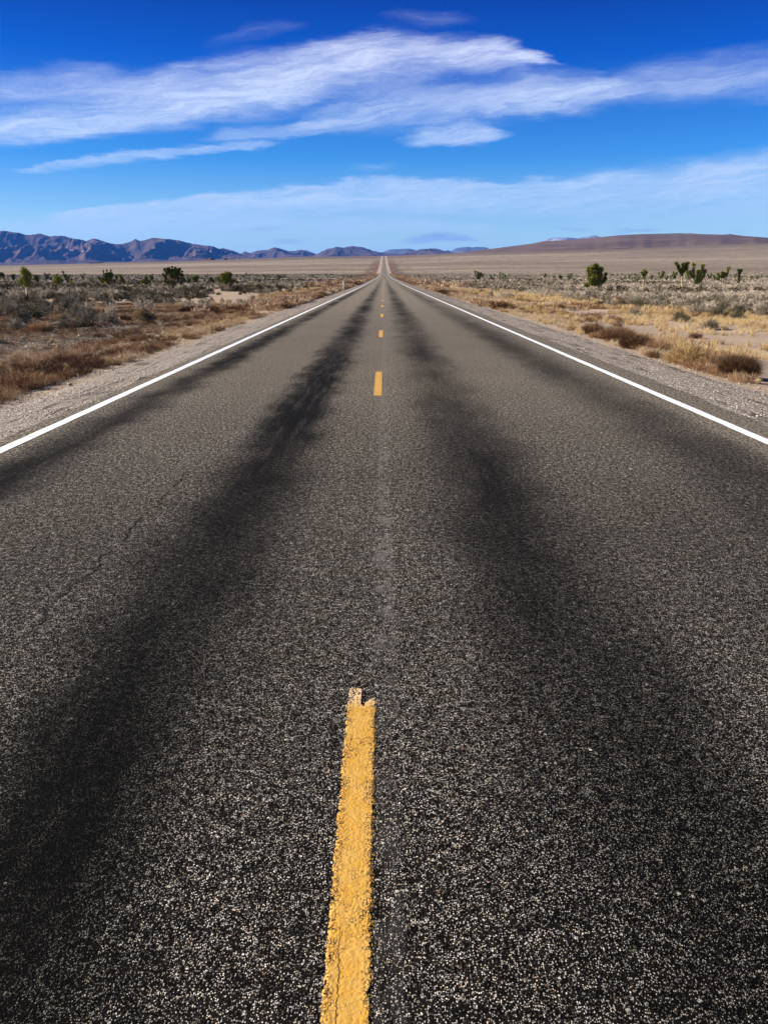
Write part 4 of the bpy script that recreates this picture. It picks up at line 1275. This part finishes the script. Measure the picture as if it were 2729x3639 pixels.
parts = [verge(1500, 8.5, 45, wd_near, (0.06, 0.26), rng, 0.05, 2.4, 1, 1.5, clump=0.49), verge(2300, 8.5, 45, wd_near, (0.07, 0.27), rng, 0.05, 4.6, -1, 1.4, clump=0.40),
         verge(3600, 45, 160, wd_mid, (0.2, 0.45), rng, 0.0, 4.2, 1, clump=.5), verge(4200, 45, 160, wd_mid, (0.2, 0.5), rng, 0.0, 5.0, -1, clump=.47),
         verge(7000, 160, 900, wd_far, (0.35, 0.8), rng, 0.0, 11.0, 1, clump=0.4), verge(7000, 160, 900, wd_far, (0.35, 0.8), rng, 0.0, 11.0, -1, clump=0.4)]
# low brown weeds over the open ground on the left, a few on the right
lo = [unit_weed(200, 0.42, 0.018, np.random.default_rng(760 + i), 0.6) for i in range(8)]
n = 7500
y = np.sqrt(rng.uniform(12 ** 2, 62 ** 2, n * 3)); x = -(rng.uniform(7.5, 34, n * 3))
k = in_view(x, y, 0.56) & (rng.random(n * 3) < ss(fbm(x / 2.4, y / 2.4, 833, 3), 0.25, 0.6))
x, y = x[k][:n], y[k][:n]
h = rng.uniform(0.06, 0.24, len(x))
t = np.clip(0.42 + (fbm(x / 3, y / 3, 841, 3) - 0.5) * 1.5 + rng.normal(0, .15, len(x)), 0, 1)
parts.append(scatter('l', lo, x, y, h, h * rng.uniform(1.3, 2.4, len(x)), t, M['weed'], rng))
n = 700
y = np.sqrt(rng.uniform(20 ** 2, 70 ** 2, n * 3)); x = rng.uniform(8.5, 30, n * 3)
k = in_view(x, y, 0.56) & (rng.random(n * 3) < ss(fbm(x / 2.6, y / 2.6, 853, 3), 0.52, 0.66))
x, y = x[k][:n], y[k][:n]
h = rng.uniform(0.14, 0.42, len(x))
t = np.clip(0.22 + rng.normal(0, .15, len(x)), 0, 1)
parts.append(scatter('l', wd_near, x, y, h, h * 1.5, t, M['weed'], rng))
stuff_mesh('roadside_weeds', parts, M['weed'], 'dry reddish brown weeds lining both road shoulders', 'weeds')

gr_near = [unit_tuft(90, 1.0, 0.022, np.random.default_rng(780 + i)) for i in range(8)]
gr_mid = [unit_tuft(26, 1.0, 0.09, np.random.default_rng(790 + i), 0.3, 0.4) for i in range(8)]
parts = []
for (n, y0, y1, x0, x1, pr, hr, c0) in ((3200, 15, 48, 7.4, 24, gr_near, (0.08, 0.34), 0.44), (5200, 48, 140, 7.2, 19, gr_mid, (0.2, 0.45), 0.44),
                                       (1500, 9, 60, 5.85, 8.2, gr_near, (0.07, 0.24), 0.40), (900, 9, 50, -7.5, -5.3, gr_near, (0.06, 0.2), 0.48), (500, 12, 50, -26, -6.0, gr_near, (0.10, 0.28), 0.55), (1500, 50, 150, -13, -6.0, gr_mid, (0.2, 0.4), 0.50), (5000, 140, 800, 6.5, 15, gr_mid, (0.25, 0.5), 0.45), (2500, 140, 800, -11, -5.6, gr_mid, (0.25, 0.45), 0.5)):
    y = np.sqrt(rng.uniform(y0 ** 2, y1 ** 2, n * 3)); x = rng.uniform(x0, x1, n * 3)
    k = in_view(x, y, 0.56) & (rng.random(n * 3) < ss(fbm(x / 2.8, y / 4.2, 861, 3), c0 - 0.03, c0 + 0.13))
    x, y = x[k][:n], y[k][:n]
    h = rng.uniform(*hr, len(x))
    t = np.clip(0.5 + (fbm(x / 5, y / 5, 871, 2) - .5) * 1.2 + rng.normal(0, .15, len(x)), 0, 1)
    parts.append(scatter('g', pr, x, y, h, h * 0.9, t, M['straw'], rng))
stuff_mesh('straw_grass', parts, M['straw'], 'pale straw coloured grass beyond the road shoulders', 'grass')

# litter of low grey twigs and stones on the charred left ground
parts = []
lit = [unit_weed(26, 0.9, 0.10, np.random.default_rng(880 + i), 0.9, 0.9) for i in range(6)]
n = 6500
y = np.sqrt(rng.uniform(15 ** 2, 60 ** 2, n * 2)); x = -(rng.uniform(8, 34, n * 2))
k = in_view(x, y, 0.56)
x, y = x[k][:n], y[k][:n]
h = rng.uniform(0.05, 0.12, len(x))
parts.append(scatter('d', lit, x, y, h, h * 1.8, np.clip(rng.normal(.34, .38, len(x)), 0, 1), M['sage'], rng))
stuff_mesh('twig_litter', parts, M['sage'], 'grey twig litter strewn over dark ground left of the road', 'litter')


def ico(n, sx, sy, sz, rng):
    """lumpy pebble"""
    a = np.array([(0, 0, 1), (.894, 0, .447), (.276, .851, .447), (-.724, .526, .447), (-.724, -.526, .447), (.276, -.851, .447),
                  (.724, .526, -.447), (-.276, .851, -.447), (-.894, 0, -.447), (-.276, -.851, -.447), (.724, -.526, -.447), (0, 0, -1)])
    f = [(0, 1, 2), (0, 2, 3), (0, 3, 4), (0, 4, 5), (0, 5, 1), (1, 6, 2), (2, 7, 3), (3, 8, 4), (4, 9, 5), (5, 10, 1), (2, 6, 7), (3, 7, 8), (4, 8, 9), (5, 9, 10), (1, 10, 6), (11, 7, 6), (11, 8, 7), (11, 9, 8), (11, 10, 9), (11, 6, 10)]
    return a * np.array([sx, sy, sz]) * rng.uniform(0.75, 1.2, (12, 1)), np.array(f)


# loose stones over both gravel shoulders
pebs = [ico(0, 1, 1, 0.6, np.random.default_rng(890 + i)) for i in range(6)]
n = 15000
y = 5 + 45 * rng.random(n) ** 1.6; sgn = np.where(rng.random(n) < 0.5, -1, 1)
x = np.where(sgn < 0, -rng.uniform(3.85, 5.3, n), rng.uniform(4.22, 5.9, n))
k = in_view(x, y, 0.56, 0.5); x, y = x[k], y[k]
sz = rng.uniform(0.006, 0.016, len(x)) * np.where(rng.random(len(x)) < 0.03, 1.8, 1)
fr_ = np.where(x < 0, (x - (LE + 0.15)) / (-5.15 - (LE + 0.15)), (x - (RE - 0.15)) / (5.75 - (RE - 0.15)))
v_, f_, t_ = scatter('p', pebs, x, y, sz, sz, np.clip(rng.normal(.6, .2, len(x)), 0, 1), None, rng)
zz_ = np.maximum(road_z(y) - 0.022 - 0.095 * np.clip(fr_ - 0.1, 0, 1), ground_z(x, y))
# move each pebble from the ground sheet up onto the shoulder sheet
gz = ground_z(v_[:, 0], v_[:, 1]); frv = np.where(v_[:, 0] < 0, (v_[:, 0] + 3.63) / -1.52, (v_[:, 0] - 4.03) / 1.72)
sh = road_z(v_[:, 1]) - 0.022 - 0.095 * np.clip(frv - 0.1, 0, 1)
v_[:, 2] += (np.maximum(sh, gz) - gz + 0.03).astype(np.float32)
stuff_mesh('loose_gravel', [(v_, f_, t_)], M['stone'], 'loose pale gravel stones strewn on the road shoulders', 'gravel')


# ------------------------------------------------------------------ single plants and small things the photo picks out
def single(name, xp, base, wpx, hpx, fn, mat, label, cat, seed, tone, group=None):
    x, y, z, mpp = at(xp, base)
    r_ = np.random.default_rng(seed)
    v, f = fn(r_)
    v = v.copy()
    hx = np.percentile(np.abs(v[:, 0]), 96)
    v[:, :2] *= wpx * mpp / 2 / hx
    v[:, 2] *= hpx * mpp / np.percentile(v[:, 2], 98)
    mb = MB(); mb.add(v, f, None, tone)
    o = mb.build(name, mat)
    o.location = (x, y, z - 0.02)
    return tag(o, label, cat, group)


single('rabbitbrush', 2450, 1296, 150, 74, lambda r: unit_sage(5200, 0.17, 0.013, r, 70, 0.8, 0.9, 0.5), M['straw'], 'golden rounded dry bush on the right gravel edge', 'shrub', 1001, 0.22)
single('dry_bush', 2622, 1343, 130, 84, lambda r: unit_weed(6500, 0.34, 0.0085, r, 0.7, 0.45), M['weed'], 'dark brown twiggy bush at the right gravel edge, nearest in photo', 'shrub', 1002, 0.10)
single('dry_bush', 2540, 1312, 90, 64, lambda r: unit_weed(2600, 0.34, 0.010, r, 0.7, 0.45), M['weed'], 'light brown twiggy bush between golden bush and dark bush', 'shrub', 1012, 0.55)
single('dry_bush', 2258, 1240, 110, 56, lambda r: unit_weed(3600, 0.36, 0.012, r, 0.8, 0.4), M['weed'], 'long dark brown bush on the right gravel edge beyond the golden one', 'shrub', 1003, 0.12)
single('dry_bush', 2190, 1212, 110, 56, lambda r: unit_weed(3200, 0.36, 0.012, r, 0.8, 0.4), M['weed'], 'russet bush touching the far end of the long dark bush', 'shrub', 1013, 0.3)
single('dry_bush', 2340, 1252, 90, 50, lambda r: unit_weed(2400, 0.36, 0.012, r, 0.8, 0.4), M['weed'], 'pale brown bush between long dark bush and golden bush', 'shrub', 1014, 0.5)
single('dry_bush', 2105, 1188, 70, 44, lambda r: unit_weed(2200, 0.38, 0.014, r, 0.8, 0.4), M['weed'], 'smaller dark bush farther along the right gravel edge', 'shrub', 1015, 0.16)
single('dry_bush', 2470, 1202, 46, 22, lambda r: unit_weed(1300, 0.4, 0.02, r, 0.8, 0.4), M['weed'], 'small dark mound on bare sand behind the golden bush', 'shrub', 1016, 0.05)
single('dry_bush', 2194, 1160, 30, 15, lambda r: unit_weed(900, 0.4, 0.02, r, 0.8, 0.4), M['weed'], 'tiny dark round mound alone on the right sand', 'shrub', 1017, 0.05)
single('grass_tuft', 2588, 1337, 20, 30, lambda r: unit_tuft(420, 1.0, 0.05, r, 0.2, 0.22), M['straw'], 'small pale straw tuft before the dark brown bush', 'grass tuft', 1004, 0.95)
single('grass_tuft', 2692, 1364, 18, 26, lambda r: unit_tuft(380, 1.0, 0.05, r, 0.2, 0.22), M['straw'], 'small pale straw tuft nearest the right photo edge on gravel', 'grass tuft', 1005, 0.9)
single('grass_tuft', 1697, 1106, 12, 12, lambda r: unit_tuft(200, 1.0, 0.08, r, 0.3, 0.4), M['straw'], 'lone pale tuft growing out in the right gravel shoulder', 'grass tuft', 1006, 0.8)
single('grass_tuft', 187, 1217, 9, 20, lambda r: unit_tuft(200, 1.0, 0.05, r, 0.2, 0.15), M['straw'], 'thin upright straw tuft on the dark left ground', 'grass tuft', 1018, 0.85)
single('grass_tuft', 210, 1232, 10, 19, lambda r: unit_tuft(200, 1.0, 0.05, r, 0.2, 0.15), M['straw'], 'second straw tuft slightly nearer on the dark left ground', 'grass tuft', 1019, 0.9)
single('grass_tuft', 256, 1226, 7, 14, lambda r: unit_tuft(150, 1.0, 0.05, r, 0.2, 0.15), M['straw'], 'shortest rightmost straw tuft of three on the left ground', 'grass tuft', 1020, 0.8)
single('rabbitbrush', 497, 1128, 52, 27, lambda r: unit_sage(2200, 0.16, 0.02, r, 50, 0.8, 0.9, 0.5), M['straw'], 'golden rounded bush among the grey brush left of the road', 'shrub', 1007, 0.25)
single('dry_bush', 148, 1177, 76, 36, lambda r: unit_weed(2600, 0.4, 0.016, r, 0.8, 0.4), M['weed'], 'orange brown low bush in the left open ground', 'shrub', 1008, 0.62)
single('dry_bush', 247, 1162, 46, 20, lambda r: unit_weed(1300, 0.4, 0.02, r, 0.8, 0.4), M['weed'], 'russet low bush right of the orange brown one', 'shrub', 1009, 0.35)
single('dry_bush', 690, 1113, 90, 28, lambda r: unit_weed(2400, 0.4, 0.02, r, 0.8, 0.4), M['weed'], 'dark maroon bush in the brush left of the road', 'shrub', 1010, 0.04)
single('dry_bush', 450, 1142, 40, 26, lambda r: unit_weed(1200, 0.4, 0.02, r, 0.8, 0.4), M['weed'], 'maroon bush below the golden bush on the left', 'shrub', 1011, 0.06)
single('dry_bush', 70, 1372, 230, 50, lambda r: unit_weed(3600, 0.34, 0.011, r, 0.95, 0.5), M['weed'], 'wide russet weed clump against the left gravel, nearest in photo', 'shrub', 1021, 0.38)
single('dry_bush', 318, 1300, 110, 42, lambda r: unit_weed(2000, 0.34, 0.013, r, 0.95, 0.5), M['weed'], 'reddish weed clump against the left gravel beyond the nearest clump', 'shrub', 1022, 0.34)


def dead_shrub(xp, base, hpx, wpx, seed, label):
    x, y, z, mpp = at(xp, base)
    r_ = np.random.default_rng(seed)
    mb = MB()
    H, Wd = hpx * mpp, wpx * mpp
    def br(p, d, ln, rad, lev):
        q = p + d * ln
        mb.tube(curve_pts(p, q, r_.normal(size=3) * ln * 0.12, 4), np.linspace(rad, rad * 0.6, 4), 4)
        if lev:
            for _ in range(3):
                nd = d + r_.normal(size=3) * 0.65; nd[2] = abs(nd[2]) * 0.9; nd /= np.linalg.norm(nd)
                br(q if _ else p + d * ln * 0.6, nd, ln * 0.66, rad * 0.6, lev - 1)
    for _ in range(5):
        d = np.array([r_.uniform(-1, 1) * Wd / H, r_.uniform(-0.5, 0.5), 1.0]); d /= np.linalg.norm(d)
        br(np.array([r_.uniform(-.1, .1), r_.uniform(-.1, .1), 0.0]), d, H * 0.42, 0.012, 3)
    o = mb.build('dead_shrub', M['deadwood'])
    o.location = (x, y, z)
    tag(o, label, 'dead shrub')


dead_shrub(352, 1156, 34, 30, 5, 'bleached bare branches standing on dark ground left of the road')
dead_shrub(575, 1160, 32, 70, 6, 'sprawling bleached branches beside the brown weeds on the left')
dead_shrub(30, 1342, 30, 26, 7, 'pale bare twig cluster in the near left weeds')

# snow patches lying in the shade of the left brush
for (xp, row, wp, dp, lab) in ((102, 1084, 22, 0.55, 'blue shadowed snow patch under the left brush, larger and lower'), (184, 1078, 17, 0.35, 'thin snow patch in the left brush right of the larger patch'), (6, 1184, 10, 0.3, 'small snow remnant at the left photo edge')):
    x, y, z, mpp = at(xp, row)
    a = np.arange(28) / 28 * 2 * PI
    rr = 1 + 0.25 * np.sin(a * 3 + xp) + 0.15 * np.sin(a * 5)
    rings = []
    for q, hz in ((1.0, 0.0), (0.8, 0.035), (0.45, 0.055), (0.02, 0.06)):
        rings.append(np.stack([np.cos(a) * rr * q * wp * mpp * 0.6, np.sin(a) * rr * q * dp * 1.8, np.full(28, hz)], 1))
    v = np.concatenate(rings); f = []
    for i in range(3):
        for k in range(28):
            f.append((i * 28 + k, i * 28 + (k + 1) % 28, (i + 1) * 28 + (k + 1) % 28, (i + 1) * 28 + k))
    o = mesh_obj('snow_patch', v, np.array(f), M['snow'], smooth=True)
    o.location = (x, y, z + 0.0)
    tag(o, lab, 'snow patch')

# stones
for (xp, row, s_, lab) in ((251, 1378, 0.055, 'pinkish stone lying on the left gravel shoulder'), (380, 1143, 0.14, 'bright pale stone on the dark ground left of the road'), (303, 1137, 0.16, 'flat pale stone left of the bright one'), (265, 1430, 0.04, 'smaller stone on left gravel nearer than the pinkish one')):
    x, y, z, mpp = at(xp, row)
    if abs(x) < 5.2: z = float(road_z(y)) - 0.08
    v, f = ico(0, s_, s_ * 0.8, s_ * 0.55, np.random.default_rng(int(xp)))
    o = mesh_obj('stone', v, f, M['stone'], smooth=True)
    o.location = (x, y, z + s_ * 0.3)
    md = o.modifiers.new('sub', 'SUBSURF'); md.levels = 2; md.render_levels = 2
    tag(o, lab, 'stone')


# ------------------------------------------------------------------ roadside posts
def post(x, y, h, label, style):
    z = float(road_z(y)) - 0.11
    root = empty('delineator_post', (x, y, z))
    tag(root, label, 'marker post')
    mb = MB()
    if style == 'flat':
        mb.box((0, 0, h / 2 - 0.1), (0.10, 0.016, h + 0.2)); mb.box((-0.042, -0.012, h / 2 - 0.1), (0.016, 0.012, h + 0.19)); mb.box((0.042, -0.012, h / 2 - 0.1), (0.016, 0.012, h + 0.19))
        mb.build('post', M['post'], root)
        m2 = MB(); m2.box((0, -0.0125, h - 0.14), (0.06, 0.008, 0.16)); m2.build('reflector', M['reflector'], root)
    elif style == 'plate':
        mb.box((0, 0, h / 2 - 0.1), (0.06, 0.012, h + 0.2)); mb.box((0, 0.022, h / 2 - 0.1), (0.012, 0.034, h + 0.19))
        mb.build('post', M['steel'], root)
        m2 = MB(); m2.box((0, -0.013, h - 0.20), (0.13, 0.010, 0.30)); m2.build('reflector', M['reflector'], root)
        m3 = MB(); m3.box((0, -0.010, h + 0.03), (0.17, 0.05, 0.06)); m3.build('cap', M['steel'], root)
    else:
        mb.box((0, 0, h / 2 - 0.1), (0.12, 0.03, h + 0.2)); mb.build('post', M['rust'], root)
        m2 = MB(); m2.box((0, -0.019, h - 0.2), (0.13, 0.008, 0.3)); m2.build('reflector', M['post'], root)
    return root


post(-4.62, 98, 1.16, 'white flat delineator post on the left gravel shoulder', 'flat')
post(6.0, 125, 1.32, 'dark steel post with white reflector plate on the right verge', 'plate')
post(-5.9, 315, 1.05, 'tiny pale delineator post farther along the left shoulder', 'flat')
x, y, z, mpp = at(1144, 994)
p_ = post(x, y, 14 * mpp, 'faded orange marker post standing in the brush left of the road', 'orange')
p_.location = (x, y, z)
# bare pole in the left brush
x, y, z, mpp = at(340, 1008)
mb = MB(); mb.tube([(0, 0, -0.2), (0.05, 0, 15 * mpp), (0.0, 0, 32 * mpp)], [0.07, 0.06, 0.045], 7)
o = mb.build('dead_tree', M['bark'], smooth=True); o.location = (x, y, z)
tag(o, 'bare brown dead joshua pole standing in the left brush', 'dead tree')
# distant wire fence posts on the right flat
px_ = [(2656, 992), (2672, 991), (2700, 990), (2718, 990)]
for i, (xp, row) in enumerate(px_):
    x, y, z, mpp = at(xp, row)
    mb = MB(); mb.tube([(0, 0, -0.2), (0, 0, 1.7)], [0.07, 0.06], 6); mb.tube([(0, 0, 1.7), (0, 0, 1.76)], [0.06, 0.02], 6)
    o = mb.build('fence_post', M['steel']); o.location = (x, y, z)
    tag(o, 'thin wooden fence post far off near the right photo edge', 'fence post', 'far fence posts at the right')


# rock outcrops and grove at the foot of the left mountains
def outcrop(xp0, xp1, row, hpx, D, label, seed):
    r_ = np.random.default_rng(seed)
    mpp = D / 3060.0
    n, m_ = 60, 12
    xs = np.linspace(xp0, xp1, n); X = (xs - 1365) * mpp
    z0 = -(row - 982) * 0.962 * mpp
    env = np.clip(np.sin(np.linspace(0, PI, n)), 0, 1) ** 0.5
    V_ = []
    for j in range(m_):
        q = j / (m_ - 1)
        z = z0 - 10 + env * (hpx * mpp * (0.35 + 0.9 * fbm(np.linspace(0, 7, n), np.full(n, q * 2.0), seed, 3)) * math.sin(PI * q) + 10 * math.sin(PI * q) ** 0.4)
        V_.append(np.stack([X, np.full(n, D + (q - 0.5) * 120), z], 1))
    o = mesh_obj('rock_outcrop', np.concatenate(V_), grid_faces(n, m_), M['outcrop'])
    tag(o, label, 'rock outcrop')


outcrop(724, 780, 924, 10, 2950, 'dark red rock outcrop on the plain edge before the left mountains', 3)
outcrop(800, 816, 923.5, 9, 2950, 'small pointed red rock right of the larger outcrop', 4)
outcrop(1000, 1066, 917, 6, 2950, 'low reddish mound on the plain edge left of the road crest', 5)
outcrop(925, 965, 919, 4, 2950, 'narrow dark rock ridge between the red outcrops', 6)
# far grove: each tree its own
r_ = np.random.default_rng(55)
for i in range(12):
    D = 2900 + r_.uniform(-20, 20); mpp = D / 3060.0
    xp = 324 + i * 4.2 + r_.uniform(-1, 1)
    X = (xp - 1365) * mpp
    z0 = float(ground_z(X, D)) - 0.3
    h = r_.uniform(3.0, 5.5)
    root = empty('grove_tree', (X, D, z0))
    tag(root, 'dark dot of a tree in the far grove below the left mountains', 'tree', 'far grove below the left mountains')
    mb = MB(); mb.tube([(0, 0, 0), (0, 0, h * 0.5)], [0.3, 0.2], 5); mb.build('trunk', M['bark'], root)
    v, f = unit_sage(160, 0.35, 0.22, np.random.default_rng(i), 20, 0.8, 0.75)
    mb = MB(); mb.add(v * np.array([h * 0.75, h * 0.75, h * 0.8]) + np.array([0, 0, h * 0.22]), f, None, 0.05); mb.build('crown', M['yucca'], root)

# ------------------------------------------------------------------ haze
hm = bpy.data.materials.new('haze_air'); hm.use_nodes = True
ht = NT(hm.node_tree); ht.n.clear()
ho = ht.new('ShaderNodeOutputMaterial'); pv = ht.new('ShaderNodeVolumePrincipled')
pv.inputs['Color'].default_value = (0.06, 0.28, 1.0, 1)
pv.inputs['Density'].default_value = 2.1e-5
pv.inputs['Anisotropy'].default_value = 0.1
ht.l.new(pv.outputs[0], ho.inputs['Volume'])
gmin = float(gv[:, 2].min()) - 1.5
mb = MB(); hz1 = 1150.0
mb.box((0, 21400, (gmin + hz1) / 2), (96000, 43200, hz1 - gmin))
hz = mb.build('haze', hm)
tag(hz, 'thin blue air haze over the whole plain', 'haze', kind='stuff')
